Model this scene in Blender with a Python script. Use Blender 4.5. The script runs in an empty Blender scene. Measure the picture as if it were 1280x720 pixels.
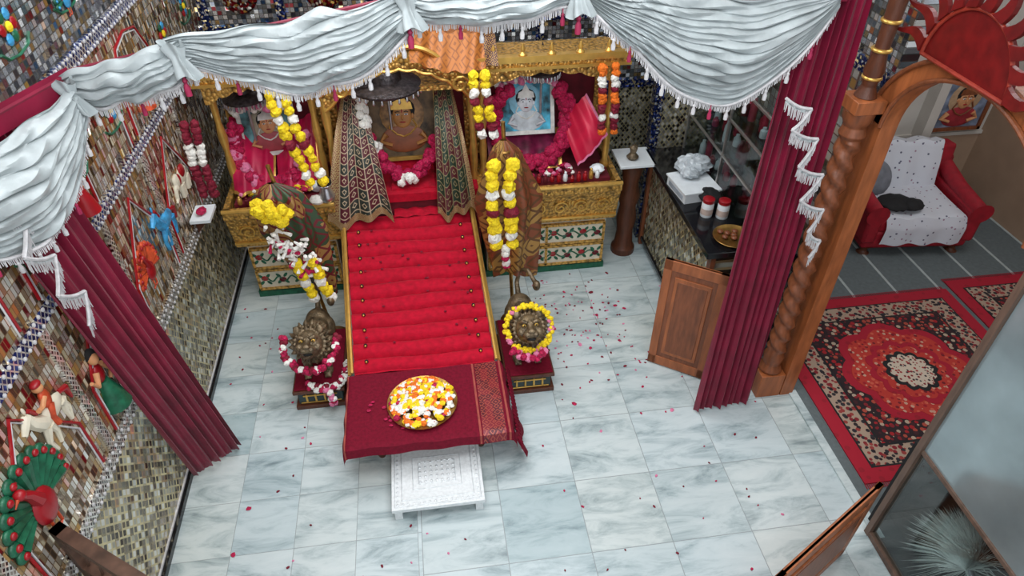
import bpy, math, random
from mathutils import Vector, Matrix, Euler
random.seed(7)
V=Vector; pi=math.pi
sc=bpy.context.scene
try: sc.view_settings.view_transform='Standard'
except Exception: pass

def lin(c):
    o=[]
    for x in c:
        x/=255.0
        o.append(x/12.92 if x<=0.04045 else ((x+0.055)/1.055)**2.4)
    return tuple(o)+(1.0,)

# ---------------------------------------------------------------- materials
def newmat(name):
    m=bpy.data.materials.new(name); m.use_nodes=True
    nt=m.node_tree; b=nt.nodes['Principled BSDF']
    return m,nt,b
def nd(nt,t,**k):
    n=nt.nodes.new(t)
    for a,v in k.items(): setattr(n,a,v)
    return n
def ramp(nt,stops,interp='LINEAR'):
    r=nd(nt,'ShaderNodeValToRGB'); cr=r.color_ramp; cr.interpolation=interp
    while len(cr.elements)<len(stops): cr.elements.new(0.5)
    for e,(p,c) in zip(cr.elements,stops):
        e.position=p; e.color=c
    return r
def math_(nt,op,a=None,b=None):
    n=nd(nt,'ShaderNodeMath',operation=op)
    for i,x in enumerate((a,b)):
        if x is None: continue
        if isinstance(x,(int,float)): n.inputs[i].default_value=x
        else: nt.links.new(x,n.inputs[i])
    return n.outputs[0]
def M(name,col,rough=0.6,metal=0.0,var=0.12,nscale=20,bump=0.0,bscale=60,sheen=0.0,stretch=(1,1,1),spec=0.5):
    m,nt,b=newmat(name); L=nt.links
    tc=nd(nt,'ShaderNodeTexCoord'); mp=nd(nt,'ShaderNodeMapping'); mp.inputs['Scale'].default_value=stretch
    L.new(tc.outputs['Object'],mp.inputs[0])
    n=nd(nt,'ShaderNodeTexNoise'); n.inputs['Scale'].default_value=nscale; n.inputs['Detail'].default_value=4
    L.new(mp.outputs[0],n.inputs['Vector'])
    c=lin(col); lo=tuple(max(0,x*(1-var*2)) for x in c[:3])+(1,); hi=tuple(min(1,x*(1+var*2)) for x in c[:3])+(1,)
    r=ramp(nt,[(0.3,lo),(0.7,hi)]); L.new(n.outputs['Fac'],r.inputs[0]); L.new(r.outputs[0],b.inputs['Base Color'])
    b.inputs['Roughness'].default_value=rough; b.inputs['Metallic'].default_value=metal
    b.inputs['Specular IOR Level'].default_value=spec
    if sheen: b.inputs['Sheen Weight'].default_value=sheen
    if bump:
        n2=nd(nt,'ShaderNodeTexNoise'); n2.inputs['Scale'].default_value=bscale; L.new(mp.outputs[0],n2.inputs['Vector'])
        bp=nd(nt,'ShaderNodeBump'); bp.inputs['Strength'].default_value=bump; bp.inputs['Distance'].default_value=0.01
        L.new(n2.outputs['Fac'],bp.inputs['Height']); L.new(bp.outputs[0],b.inputs['Normal'])
    return m
def glitter_normal(nt,rand_color,b,k):
    L=nt.links
    g=nd(nt,'ShaderNodeNewGeometry')
    s=nd(nt,'ShaderNodeVectorMath',operation='SUBTRACT'); L.new(rand_color,s.inputs[0]); s.inputs[1].default_value=(.5,.5,.5)
    s2=nd(nt,'ShaderNodeVectorMath',operation='SCALE'); L.new(s.outputs[0],s2.inputs[0]); s2.inputs['Scale'].default_value=k
    a=nd(nt,'ShaderNodeVectorMath',operation='ADD'); L.new(g.outputs['Normal'],a.inputs[0]); L.new(s2.outputs[0],a.inputs[1])
    nn=nd(nt,'ShaderNodeVectorMath',operation='NORMALIZE'); L.new(a.outputs[0],nn.inputs[0])
    L.new(nn.outputs[0],b.inputs['Normal'])
def mosaic(name,stops,scale=40,k=0.7,metal=0.75,rough=0.22):
    m,nt,b=newmat(name); L=nt.links
    tc=nd(nt,'ShaderNodeTexCoord')
    v=nd(nt,'ShaderNodeTexVoronoi'); v.inputs['Scale'].default_value=scale; L.new(tc.outputs['Object'],v.inputs['Vector'])
    sp=nd(nt,'ShaderNodeSeparateColor'); L.new(v.outputs['Color'],sp.inputs[0])
    r=ramp(nt,stops,'CONSTANT'); L.new(sp.outputs[0],r.inputs[0])
    L.new(r.outputs[0],b.inputs['Base Color'])
    b.inputs['Metallic'].default_value=metal; b.inputs['Roughness'].default_value=rough
    glitter_normal(nt,v.outputs['Color'],b,k)
    return m
def lattice(name,axis,size,linecol,stops,lw=0.2,diag=True,k=0.5,size2=None,metal=0.65,rough=0.22):
    m,nt,b=newmat(name); L=nt.links
    tc=nd(nt,'ShaderNodeTexCoord'); s=nd(nt,'ShaderNodeSeparateXYZ'); L.new(tc.outputs['Object'],s.inputs[0])
    h=s.outputs['Y'] if axis=='x' else s.outputs['X']; z=s.outputs['Z']
    if diag:
        z=math_(nt,'MULTIPLY',z,0.8); p=math_(nt,'ADD',h,z); q=math_(nt,'SUBTRACT',h,z)
    else: p=h;q=z
    p=math_(nt,'DIVIDE',p,size); q=math_(nt,'DIVIDE',q,size2 or size)
    fp=math_(nt,'FRACT',p); fq=math_(nt,'FRACT',q)
    lm=math_(nt,'MAXIMUM',math_(nt,'LESS_THAN',fp,lw),math_(nt,'LESS_THAN',fq,lw*(size/(size2 or size))))
    cb=nd(nt,'ShaderNodeCombineXYZ'); L.new(math_(nt,'FLOOR',p),cb.inputs[0]); L.new(math_(nt,'FLOOR',q),cb.inputs[1])
    wn=nd(nt,'ShaderNodeTexWhiteNoise'); L.new(cb.outputs[0],wn.inputs['Vector'])
    r=ramp(nt,stops,'CONSTANT'); L.new(wn.outputs['Value'],r.inputs[0])
    mx=nd(nt,'ShaderNodeMix',data_type='RGBA'); L.new(lm,mx.inputs[0]); L.new(r.outputs[0],mx.inputs[6]); mx.inputs[7].default_value=lin(linecol)
    L.new(mx.outputs[2],b.inputs['Base Color']); b.inputs['Metallic'].default_value=metal; b.inputs['Roughness'].default_value=rough
    glitter_normal(nt,wn.outputs['Color'],b,k)
    return m
def marble(name,s,ox,oy):
    m,nt,b=newmat(name); L=nt.links
    tc=nd(nt,'ShaderNodeTexCoord'); sp=nd(nt,'ShaderNodeSeparateXYZ'); L.new(tc.outputs['Object'],sp.inputs[0])
    p=math_(nt,'DIVIDE',math_(nt,'SUBTRACT',sp.outputs['X'],ox),s); q=math_(nt,'DIVIDE',math_(nt,'SUBTRACT',sp.outputs['Y'],oy),s)
    fp=math_(nt,'FRACT',p); fq=math_(nt,'FRACT',q)
    g=0.010
    e=math_(nt,'MAXIMUM',math_(nt,'LESS_THAN',fp,g),math_(nt,'LESS_THAN',fq,g))
    cb=nd(nt,'ShaderNodeCombineXYZ'); L.new(math_(nt,'FLOOR',p),cb.inputs[0]); L.new(math_(nt,'FLOOR',q),cb.inputs[1])
    wn=nd(nt,'ShaderNodeTexWhiteNoise'); L.new(cb.outputs[0],wn.inputs['Vector'])
    sc_=nd(nt,'ShaderNodeVectorMath',operation='SCALE'); L.new(wn.outputs['Color'],sc_.inputs[0]); sc_.inputs['Scale'].default_value=30
    ad=nd(nt,'ShaderNodeVectorMath',operation='ADD'); L.new(tc.outputs['Object'],ad.inputs[0]); L.new(sc_.outputs[0],ad.inputs[1])
    mp=nd(nt,'ShaderNodeMapping'); mp.inputs['Rotation'].default_value=(0,0,0.7); mp.inputs['Scale'].default_value=(1.2,4.2,1); L.new(ad.outputs[0],mp.inputs[0])
    n=nd(nt,'ShaderNodeTexNoise'); n.inputs['Scale'].default_value=2.4; n.inputs['Detail'].default_value=10; n.inputs['Roughness'].default_value=0.68; n.inputs['Distortion'].default_value=0.6
    L.new(mp.outputs[0],n.inputs['Vector'])
    r=ramp(nt,[(0.30,lin((124,138,142))),(0.43,lin((172,185,188))),(0.53,lin((194,204,206))),(0.75,lin((208,215,216)))]); L.new(n.outputs['Fac'],r.inputs[0])
    tr=ramp(nt,[(0,(0.46,0.53,0.54,1)),(0.06,(0.72,0.80,0.82,1)),(0.16,(0.88,0.93,0.95,1)),(0.5,(0.97,0.99,0.995,1)),(0.85,(1.0,0.985,0.95,1)),(1,(0.86,0.91,0.93,1))]); L.new(wn.outputs['Value'],tr.inputs[0])
    mu=nd(nt,'ShaderNodeMix',data_type='RGBA',blend_type='MULTIPLY'); mu.inputs[0].default_value=1; L.new(r.outputs[0],mu.inputs[6]); L.new(tr.outputs[0],mu.inputs[7])
    mx=nd(nt,'ShaderNodeMix',data_type='RGBA'); L.new(e,mx.inputs[0]); L.new(mu.outputs[2],mx.inputs[6]); mx.inputs[7].default_value=lin((142,150,152))
    L.new(mx.outputs[2],b.inputs['Base Color']); b.inputs['Roughness'].default_value=0.3; b.inputs['Specular IOR Level'].default_value=0.4
    return m
def brocade(name,base,thread,nx,ny,thr2=None,metal=0.2):
    m,nt,b=newmat(name); L=nt.links
    tc=nd(nt,'ShaderNodeTexCoord'); mp=nd(nt,'ShaderNodeMapping'); mp.inputs['Scale'].default_value=(nx,ny,1); L.new(tc.outputs['UV'],mp.inputs[0])
    v=nd(nt,'ShaderNodeTexVoronoi',distance='MANHATTAN'); v.inputs['Scale'].default_value=1; v.inputs['Randomness'].default_value=0.3; L.new(mp.outputs[0],v.inputs['Vector'])
    w=math_(nt,'SINE',math_(nt,'MULTIPLY',v.outputs['Distance'],14.0))
    r=ramp(nt,[(0.0,lin(base)),(0.45,lin(base)),(0.55,lin(thread)),(1,lin(thread))]); L.new(w,r.inputs[0])
    if thr2:
        mx=nd(nt,'ShaderNodeMix',data_type='RGBA'); sp=nd(nt,'ShaderNodeSeparateColor'); L.new(v.outputs['Color'],sp.inputs[0])
        L.new(math_(nt,'GREATER_THAN',sp.outputs[0],0.6),mx.inputs[0])
        r2=ramp(nt,[(0.0,lin(thr2)),(0.45,lin(thr2)),(0.55,lin(thread)),(1,lin(thread))]); L.new(w,r2.inputs[0])
        L.new(r.outputs[0],mx.inputs[6]); L.new(r2.outputs[0],mx.inputs[7]); L.new(mx.outputs[2],b.inputs['Base Color'])
    else: L.new(r.outputs[0],b.inputs['Base Color'])
    b.inputs['Roughness'].default_value=0.42; b.inputs['Metallic'].default_value=metal
    return m
def patola(name,base,cell2,line,nx,ny):
    m,nt,b=newmat(name); L=nt.links
    tc=nd(nt,'ShaderNodeTexCoord'); s=nd(nt,'ShaderNodeSeparateXYZ'); L.new(tc.outputs['UV'],s.inputs[0])
    p=math_(nt,'MULTIPLY',s.outputs['X'],nx); q=math_(nt,'MULTIPLY',s.outputs['Y'],ny)
    fp=math_(nt,'FRACT',p); fq=math_(nt,'FRACT',q)
    dx=math_(nt,'ABSOLUTE',math_(nt,'SUBTRACT',fp,0.5)); dy=math_(nt,'ABSOLUTE',math_(nt,'SUBTRACT',fq,0.5))
    edge=math_(nt,'GREATER_THAN',math_(nt,'MAXIMUM',dx,dy),0.45)
    dm=math_(nt,'ADD',dx,dy); ringm=math_(nt,'LESS_THAN',math_(nt,'ABSOLUTE',math_(nt,'SUBTRACT',dm,0.22)),0.06)
    msk=math_(nt,'MAXIMUM',edge,ringm)
    cb=nd(nt,'ShaderNodeCombineXYZ'); L.new(math_(nt,'FLOOR',p),cb.inputs[0]); L.new(math_(nt,'FLOOR',q),cb.inputs[1])
    wn=nd(nt,'ShaderNodeTexWhiteNoise'); L.new(cb.outputs[0],wn.inputs['Vector'])
    r=ramp(nt,[(0,lin(base)),(0.6,lin(cell2))],'CONSTANT'); L.new(wn.outputs['Value'],r.inputs[0])
    mx=nd(nt,'ShaderNodeMix',data_type='RGBA'); L.new(msk,mx.inputs[0]); L.new(r.outputs[0],mx.inputs[6]); mx.inputs[7].default_value=lin(line)
    L.new(mx.outputs[2],b.inputs['Base Color']); b.inputs['Roughness'].default_value=0.55; return m
def carved_gold(name,col=(222,176,92),scale=45,strength=0.9):
    m,nt,b=newmat(name); L=nt.links
    tc=nd(nt,'ShaderNodeTexCoord'); v=nd(nt,'ShaderNodeTexVoronoi'); v.inputs['Scale'].default_value=scale; L.new(tc.outputs['Object'],v.inputs['Vector'])
    r=ramp(nt,[(0.0,lin(tuple(min(255,x*1.15) for x in col))),(0.45,lin(col)),(0.95,lin(tuple(x*0.5 for x in col)))]); L.new(v.outputs['Distance'],r.inputs[0])
    L.new(r.outputs[0],b.inputs['Base Color']); b.inputs['Metallic'].default_value=0.55; b.inputs['Roughness'].default_value=0.32
    bp=nd(nt,'ShaderNodeBump'); bp.inputs['Strength'].default_value=strength; bp.inputs['Distance'].default_value=0.01; bp.invert=True
    L.new(v.outputs['Distance'],bp.inputs['Height']); L.new(bp.outputs[0],b.inputs['Normal'])
    return m
def floral(name,base,cols,scale=30,thr=0.35):
    m,nt,b=newmat(name); L=nt.links
    tc=nd(nt,'ShaderNodeTexCoord'); v=nd(nt,'ShaderNodeTexVoronoi'); v.inputs['Scale'].default_value=scale; L.new(tc.outputs['Object'],v.inputs['Vector'])
    sp=nd(nt,'ShaderNodeSeparateColor'); L.new(v.outputs['Color'],sp.inputs[0])
    st=[(i/len(cols),lin(c)) for i,c in enumerate(cols)]
    r=ramp(nt,st,'CONSTANT'); L.new(sp.outputs[1],r.inputs[0])
    mx=nd(nt,'ShaderNodeMix',data_type='RGBA'); L.new(math_(nt,'LESS_THAN',v.outputs['Distance'],thr),mx.inputs[0])
    mx.inputs[6].default_value=lin(base); L.new(r.outputs[0],mx.inputs[7]); L.new(mx.outputs[2],b.inputs['Base Color'])
    b.inputs['Roughness'].default_value=0.85
    return m
def glassmat(name,tint=(228,234,234),fac=0.10):
    m=bpy.data.materials.new(name); m.use_nodes=True; nt=m.node_tree; nt.nodes.clear()
    o=nd(nt,'ShaderNodeOutputMaterial'); t=nd(nt,'ShaderNodeBsdfTransparent'); t.inputs[0].default_value=lin(tint)
    g=nd(nt,'ShaderNodeBsdfGlossy'); g.inputs['Roughness'].default_value=0.05
    x=nd(nt,'ShaderNodeMixShader'); x.inputs[0].default_value=fac
    nt.links.new(t.outputs[0],x.inputs[1]); nt.links.new(g.outputs[0],x.inputs[2]); nt.links.new(x.outputs[0],o.inputs[0])
    return m

gold=carved_gold('gold_carved',(210,162,84)); goldp=M('gold_plain',(212,168,86),0.28,0.6,0.08)
wood=M('wood_orange',(152,86,48),0.42,0,0.14,6,0.1,40,stretch=(6,6,1)); woodd=M('wood_dark',(84,44,26),0.45,0,0.15,8,0.2,50,stretch=(6,6,1))
woodm=M('wood_mid',(122,68,40),0.42,0,0.15,8,0.1,40,stretch=(6,6,1)); woodg=M('wood_greybrown',(98,76,64),0.5,0,0.12,8,0.1,40,stretch=(6,6,1))
velvet=M('crimson_velvet',(176,4,38),0.8,0,0.1,30,0.15,120,sheen=0.08,spec=0.2)
maroon=M('maroon_satin',(116,4,42),0.5,0,0.12,8,0.05,60,sheen=0.12,spec=0.3)
maroonc=M('maroon_cloth',(112,10,36),0.8,0,0.1,60,0.2,200,spec=0.2)
darkred=M('dark_red_velvet',(98,8,28),0.8,0,0.15,20)
satin=M('silver_satin',(164,172,174),0.45,0.08,0.08,14,0.12,45,sheen=0.1)
fringe=M('white_fringe',(192,190,192),0.8,0,0.08,50)
white=M('white_plastic',(222,228,232),0.4,0,0.03); black=M('black_gloss',(18,18,22),0.12,0,0.1); blackc=M('black_cloth',(18,18,20),0.8,0,0.2,30)
bronze=M('lion_bronze',(116,100,78),0.42,0.5,0.3,25,0.5,90)
brass=M('brass',(170,130,70),0.35,0.85,0.2,20)
silver=M('silver_pot',(190,190,195),0.28,0.9,0.1,20)
dsilver=M('dark_silver',(70,64,66),0.4,0.6,0.3,40,0.5,60)
yellow=M('marigold_yellow',(238,202,24),0.8,0,0.14,90); orange=M('marigold_orange',(228,112,24),0.8,0,0.15,90)
magenta=M('rose_magenta',(168,4,66),0.75,0,0.25,90); deepred=M('rose_red',(116,4,36),0.75,0,0.2,90); whitef=M('white_flower',(228,226,220),0.8,0,0.05,90)
pink=M('pink_flower',(214,120,156),0.8,0,0.1,90); green=M('leaf_green',(30,84,40),0.7,0,0.2,60)
redm=M('red_enamel',(150,14,26),0.35,0,0.08); redsun=M('sun_red_lacquer',(100,14,14),0.4,0.0,0.15); sunrim=M('sun_rim_lacquer',(140,46,32),0.4,0.0,0.15)
blue=M('turquoise_paint',(60,146,196),0.4,0.1,0.2,30); orangep=M('orange_paint',(190,72,38),0.5,0.1,0.2,30); greenp=M('green_paint',(24,90,64),0.4,0.1,0.2,30); cream=M('cream_paint',(212,204,184),0.5,0,0.05)
skin=M('painted_skin',(200,140,96),0.6,0,0.05); pinkcloth=M('pink_satin',(180,14,68),0.45,0.1,0.2,8); redcloth=M('red_satin',(196,24,62),0.38,0.1,0.12,6)
glass=glassmat('clear_glass'); 

silv=[(0,lin((205,205,200))),(0.3,lin((150,150,148))),(0.5,lin((96,94,94))),(0.62,lin((225,222,210))),(0.8,lin((130,120,100))),(0.92,lin((180,150,90)))]
upst=[(0,lin((190,196,202))),(0.2,lin((130,136,142))),(0.4,lin((228,230,230))),(0.58,lin((86,90,98))),(0.72,lin((176,150,104))),(0.84,lin((70,104,140))),(0.90,lin((150,60,64))),(0.94,lin((226,226,226)))]
mos_upx=lattice('mirror_grid_upper_side','x',0.03,(116,114,110),upst,0.16,False,0.9,0.03,0.75,0.15)
mos_upy=lattice('mirror_grid_upper_back','y',0.03,(116,114,110),upst,0.16,False,0.9,0.03,0.75,0.15)
mos_gold=lattice('mirror_gold_mosaic','x',0.020,(150,120,88),[(0,lin((220,210,186))),(0.28,lin((166,148,122))),(0.45,lin((96,80,66))),(0.58,lin((240,236,228))),(0.80,lin((186,146,90))),(0.94,lin((130,34,40)))],0.20,False,0.9,0.046,0.65,0.15)
mos_blue=mosaic('mirror_mosaic_blue',[(0,lin((36,52,110))),(0.45,lin((200,205,210))),(0.6,lin((30,40,84))),(0.85,lin((220,200,150)))],80)
mos_red=mosaic('mirror_mosaic_red',[(0,lin((130,20,28))),(0.3,lin((190,150,80))),(0.5,lin((210,205,195))),(0.65,lin((100,16,24))),(0.85,lin((60,50,50)))],60)
lat_x=lattice('mirror_lattice_side','x',0.044,(206,192,150),[(0,lin((172,168,154))),(0.3,lin((116,108,96))),(0.5,lin((218,216,208))),(0.76,lin((80,72,64)))],0.28,True,0.7,None,0.6,0.18)
lat_y=lattice('mirror_lattice_back','y',0.034,(190,180,140),[(0,lin((150,150,146))),(0.3,lin((70,70,74))),(0.5,lin((220,220,215))),(0.75,lin((60,60,66)))],0.25)
band=lattice('border_band','x',0.022,(225,222,214),[(0,lin((70,54,58))),(0.5,lin((160,150,140)))],0.35)
bandb=lattice('border_band_blue','x',0.03,(225,222,214),[(0,lin((30,44,110))),(0.5,lin((60,80,150)))],0.25)
wallw=M('wall_cream',(190,184,176),0.8,0,0.03,5); wallb=M('wall_beige',(158,132,110),0.75,0,0.05,5); ceilm=M('ceiling_white',(225,225,222),0.9,0,0.02)
greyfloor=M('grey_carpet',(92,100,102),0.85,0,0.06,40); stripe=M('pale_strip',(160,168,168),0.7,0,0.05)

# ---------------------------------------------------------------- mesh builder
class MB:
    def __init__(s): s.v=[];s.f=[];s.m=[];s.uv=[];s.M=Matrix.Identity(4)
    def add(s,vs,fs,mi=0,uvs=None):
        o=len(s.v); s.v+= [s.M@V(p) for p in vs]; s.f+=[tuple(o+i for i in f) for f in fs]; s.m+=[mi]*len(fs)
        s.uv+= uvs if uvs else [(p[0],p[1]) for p in vs]
    def box(s,c,d,mi=0,rz=0,rot=None):
        R=rot if rot else Matrix.Rotation(rz,3,'Z'); c=V(c)
        vs=[c+R@V((x*d[0]/2,y*d[1]/2,z*d[2]/2)) for x in(-1,1) for y in(-1,1) for z in(-1,1)]
        s.add(vs,[(0,1,3,2),(4,6,7,5),(0,4,5,1),(2,3,7,6),(0,2,6,4),(1,5,7,3)],mi)
    def bx(s,x0,x1,y0,y1,z0,z1,mi=0): s.box(((x0+x1)/2,(y0+y1)/2,(z0+z1)/2),(x1-x0,y1-y0,z1-z0),mi)
    def tube(s,pts,rad,mi=0,n=8):
        pts=[V(p) for p in pts]
        if isinstance(rad,(int,float)): rad=[rad]*len(pts)
        vs=[];fs=[];ref=None
        for i,p in enumerate(pts):
            d=(pts[min(i+1,len(pts)-1)]-pts[max(i-1,0)]).normalized()
            if ref is None: ref=V((0,0,1)) if abs(d.z)<0.9 else V((1,0,0))
            a=d.cross(ref)
            if a.length<1e-4: a=d.orthogonal()
            a.normalize(); b=a.cross(d).normalized(); ref=b
            for k in range(n):
                t=2*pi*k/n; vs.append(p+rad[i]*(math.cos(t)*a+math.sin(t)*b))
        for i in range(len(pts)-1):
            for k in range(n):
                fs.append((i*n+k,i*n+(k+1)%n,(i+1)*n+(k+1)%n,(i+1)*n+k))
        fs.append(tuple(range(n))); fs.append(tuple(reversed(range((len(pts)-1)*n,len(pts)*n))))
        s.add(vs,fs,mi)
    def cyl(s,a,b,r0,r1=None,mi=0,n=12): s.tube([a,b],[r0,r1 if r1 is not None else r0],mi,n)
    def lathe(s,c,prof,mi=0,n=20,tw=None):
        c=V(c);vs=[];fs=[]
        for r,z in prof:
            for k in range(n):
                t=2*pi*k/n; rr=r if tw is None else r+tw(t,z)
                vs.append(c+V((rr*math.cos(t),rr*math.sin(t),z)))
        for i in range(len(prof)-1):
            for k in range(n): fs.append((i*n+k,i*n+(k+1)%n,(i+1)*n+(k+1)%n,(i+1)*n+k))
        fs.append(tuple(reversed(range(n)))); fs.append(tuple(range((len(prof)-1)*n,len(prof)*n)))
        s.add(vs,fs,mi)
    def ell(s,c,r,mi=0,n=12,m=8,jit=0,rot=None):
        if isinstance(r,(int,float)): r=(r,r,r)
        c=V(c);vs=[];fs=[];R=rot if rot else Matrix.Identity(3)
        def P(x,y,z):
            j=1+random.uniform(-jit,jit); return c+R@V((x*r[0]*j,y*r[1]*j,z*r[2]*j))
        vs.append(P(0,0,1))
        for i in range(1,m):
            a=pi*i/m
            for k in range(n):
                t=2*pi*k/n; vs.append(P(math.sin(a)*math.cos(t),math.sin(a)*math.sin(t),math.cos(a)))
        vs.append(P(0,0,-1)); L=len(vs)-1
        for k in range(n): fs.append((0,1+k,1+(k+1)%n)); fs.append((L,L-n+(k+1)%n,L-n+k))
        for i in range(m-2):
            for k in range(n):
                a=1+i*n+k;b=1+i*n+(k+1)%n; fs.append((a,a+n,b+n,b))
        s.add(vs,fs,mi)
    def grid(s,fn,nu,nv,mi=0):
        vs=[];uv=[];fs=[]
        for j in range(nv+1):
            for i in range(nu+1):
                u=i/nu;v=j/nv; vs.append(fn(u,v)); uv.append((u,v))
        for j in range(nv):
            for i in range(nu):
                a=j*(nu+1)+i; fs.append((a,a+1,a+nu+2,a+nu+1))
        s.add(vs,fs,mi,uv)
    def poly(s,pts,o,ux,uy,depth,mi=0):
        o=V(o);ux=V(ux);uy=V(uy);nn=ux.cross(uy).normalized()*depth;n=len(pts)
        a=[o+ux*p[0]+uy*p[1] for p in pts]; b=[q+nn for q in a]
        fs=[tuple(reversed(range(n))),tuple(range(n,2*n))]+[(i,(i+1)%n,n+(i+1)%n,n+i) for i in range(n)]
        s.add(a+b,fs,mi)
    def build(s,name,mats,smooth=True,bevel=0,ang=40,parent=None,remesh=0):
        me=bpy.data.meshes.new(name); me.from_pydata([tuple(p) for p in s.v],[],s.f)
        for mt in mats: me.materials.append(mt)
        for p,mi in zip(me.polygons,s.m): p.material_index=mi
        ul=me.uv_layers.new(name='UVMap')
        for l in me.loops: ul.data[l.index].uv=s.uv[l.vertex_index]
        if smooth:
            for p in me.polygons: p.use_smooth=True
            try: me.set_sharp_from_angle(angle=math.radians(ang))
            except Exception: pass
        me.update()
        ob=bpy.data.objects.new(name,me); sc.collection.objects.link(ob)
        if remesh:
            r=ob.modifiers.new('r','REMESH'); r.mode='VOXEL'; r.voxel_size=remesh; r.use_smooth_shade=True
            q=ob.modifiers.new('s','SMOOTH'); q.iterations=1; q.factor=0.5
        if bevel:
            b=ob.modifiers.new('b','BEVEL'); b.width=bevel; b.segments=2; b.limit_method='ANGLE'
        if parent: ob.parent=parent
        return ob
def lerp(a,b,t): return a+(b-a)*t

# ---------------------------------------------------------------- camera
cam=bpy.data.cameras.new('cam'); co=bpy.data.objects.new('cam',cam); sc.collection.objects.link(co)
co.location=(0,0,3.2); co.rotation_euler=(math.radians(50),0,math.radians(-8)); cam.sensor_width=36; cam.lens=850/1280*36
cam.clip_start=0.02; sc.camera=co

# ---------------------------------------------------------------- shell
LX=-1.46; BY=4.95; RX=2.1
b=MB(); b.bx(LX-0.05,-0.2,-1.0,BY,-0.1,0,0); b.bx(-0.2,2.09,-1.0,BY,-0.1,0,1); b.bx(2.09,4.75,-1.0,BY,-0.1,-0.001,2)
for i in range(7): b.bx(2.62+i*0.33,2.64+i*0.33,3.3,4.62,-0.001,0.002,3)
b.bx(2.08,2.13,1.55,2.55,-0.001,0.012,4)
b.build('floor',[marble('marble_small',0.31,-1.46,0.05),marble('marble_large',0.42,-0.2,0.0),greyfloor,stripe,marble('marble_sill',3,0,0)],False)
b=MB(); b.bx(LX-0.1,4.75,-1.0,BY+0.1,3.6,3.7,0); b.build('ceiling',[ceilm],False)
b=MB()
b.bx(LX-0.1,LX,-1.0,BY,0,3.6,0)
b.bx(LX,LX+0.004,-1.0,BY,0.03,0.72,1)
b.bx(LX,LX+0.008,-1.0,BY,0.72,0.80,2)
b.bx(LX,LX+0.005,-1.0,BY,0.80,1.48,3)
b.bx(LX,LX+0.01,-1.0,BY,1.48,1.54,4)
b.bx(LX,LX+0.006,-1.0,BY,1.54,2.05,3)
b.bx(LX,LX+0.012,-1.0,BY,2.05,2.12,4)
b.bx(LX,LX+0.006,-1.0,BY,2.12,3.6,0)
for y in (1.3,2.02,2.72,3.35,3.98):
    b.bx(LX,LX+0.014,y-0.02,y+0.02,0.80,1.48,2)
for y in (1.66,2.37,3.03,3.66):
    for z0 in(0.82,1.57):
        P=[(y-0.27,z0),(y-0.27,z0+0.25),(y-0.16,z0+0.40),(y,z0+0.60*(1 if z0<1 else 0.72)),(y+0.16,z0+0.40),(y+0.27,z0+0.25),(y+0.27,z0)]
        for off,mi in((0,5),(0.018,7)):
            Q=[(LX+0.01,lerp(p[0],y,off*3),p[1]-off*0.8) for p in P]; b.tube(Q,0.006 if mi==5 else 0.004,mi,5)
for z in(0.735,0.785,1.49,1.535,2.06,2.11):
    for i in range(90): b.ell((LX+0.014,1.2+i*0.042,z),(0.006,0.009,0.009),7,6,4)
for y in (2.2,2.7,3.2,3.7,4.2,4.7):
    for z in(1.80,2.35):
        for k in range(6):
            a=2*pi*k/6; b.ell((LX+0.012,y+0.045*math.cos(a),z+0.045*math.sin(a)),(0.008,0.022,0.022),(5,8,9)[(k+int(y*10))%3],8,5)
        b.ell((LX+0.016,y,z),(0.01,0.02,0.02),10,8,5)
        b.tube([(LX+0.01,y-0.12,z-0.06),(LX+0.012,y-0.08,z-0.09),(LX+0.012,y,z-0.10),(LX+0.012,y+0.08,z-0.09),(LX+0.01,y+0.12,z-0.06)],0.006,9,5)
b.bx(LX,LX+0.03,-1.0,BY,0,0.035,6)
b.bx(LX,LX+0.012,-1.0,BY,0.035,0.045,7)
b.build('wall_left',[mos_upx,lat_x,band,mos_gold,bandb,redm,black,fringe,blue,greenp,yellow],False)
b=MB(); b.bx(LX-0.1,RX,BY,BY+0.1,0,3.6,0); b.bx(LX,RX,BY-0.006,BY,0.0,1.0,1)
for x in (-1.4,-0.9,-0.3,0.3,0.9,1.45,2.0): b.bx(x-0.03,x+0.03,BY-0.015,BY,0,3.2,2)
for z in (1.0,1.55,2.1): b.bx(LX,RX,BY-0.014,BY,z-0.03,z+0.03,2)
for x in (-1.15,-0.6,0,0.6,1.2): b.ell((x,BY-0.02,1.78),(0.12,0.02,0.12),3)
b.build('wall_back',[mos_upy,lat_y,mos_blue,mos_red],False)
b=MB(); b.bx(RX,RX+0.08,2.66,BY,0,3.6,0); b.bx(RX-0.005,RX,2.9,BY,0.82,1.9,1); b.bx(RX-0.01,RX,2.7,BY,1.9,1.97,2)
b.bx(1.66,RX,4.28,4.34,0,1.75,3); b.bx(1.60,1.66,4.26,4.34,0,2.3,2); b.bx(1.66,RX,4.28,4.34,1.75,2.5,4)
b.build('wall_right',[mos_upx,lattice('mirror_tiles_right','x',0.05,(140,120,110),silv,0.15,False,0.35),mos_blue,lat_y,mos_upy],False)
b=MB(); b.bx(RX+0.08,4.7,4.62,4.72,0,0.55,1); b.bx(RX+0.08,4.7,4.62,4.72,0.55,3.6,0)
b.bx(RX+0.08,4.7,4.6,4.62,0.53,0.56,0); b.bx(3.98,4.06,4.5,4.62,0,3.6,0); b.build('wall_side_room_back',[wallw,wallb],False)
b=MB(); b.bx(4.62,4.7,-1.0,4.62,0,0.85,1); b.bx(4.62,4.7,-1.0,4.62,0.85,3.6,0); b.build('wall_side_room_right',[wallw,wallb],False)

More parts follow.
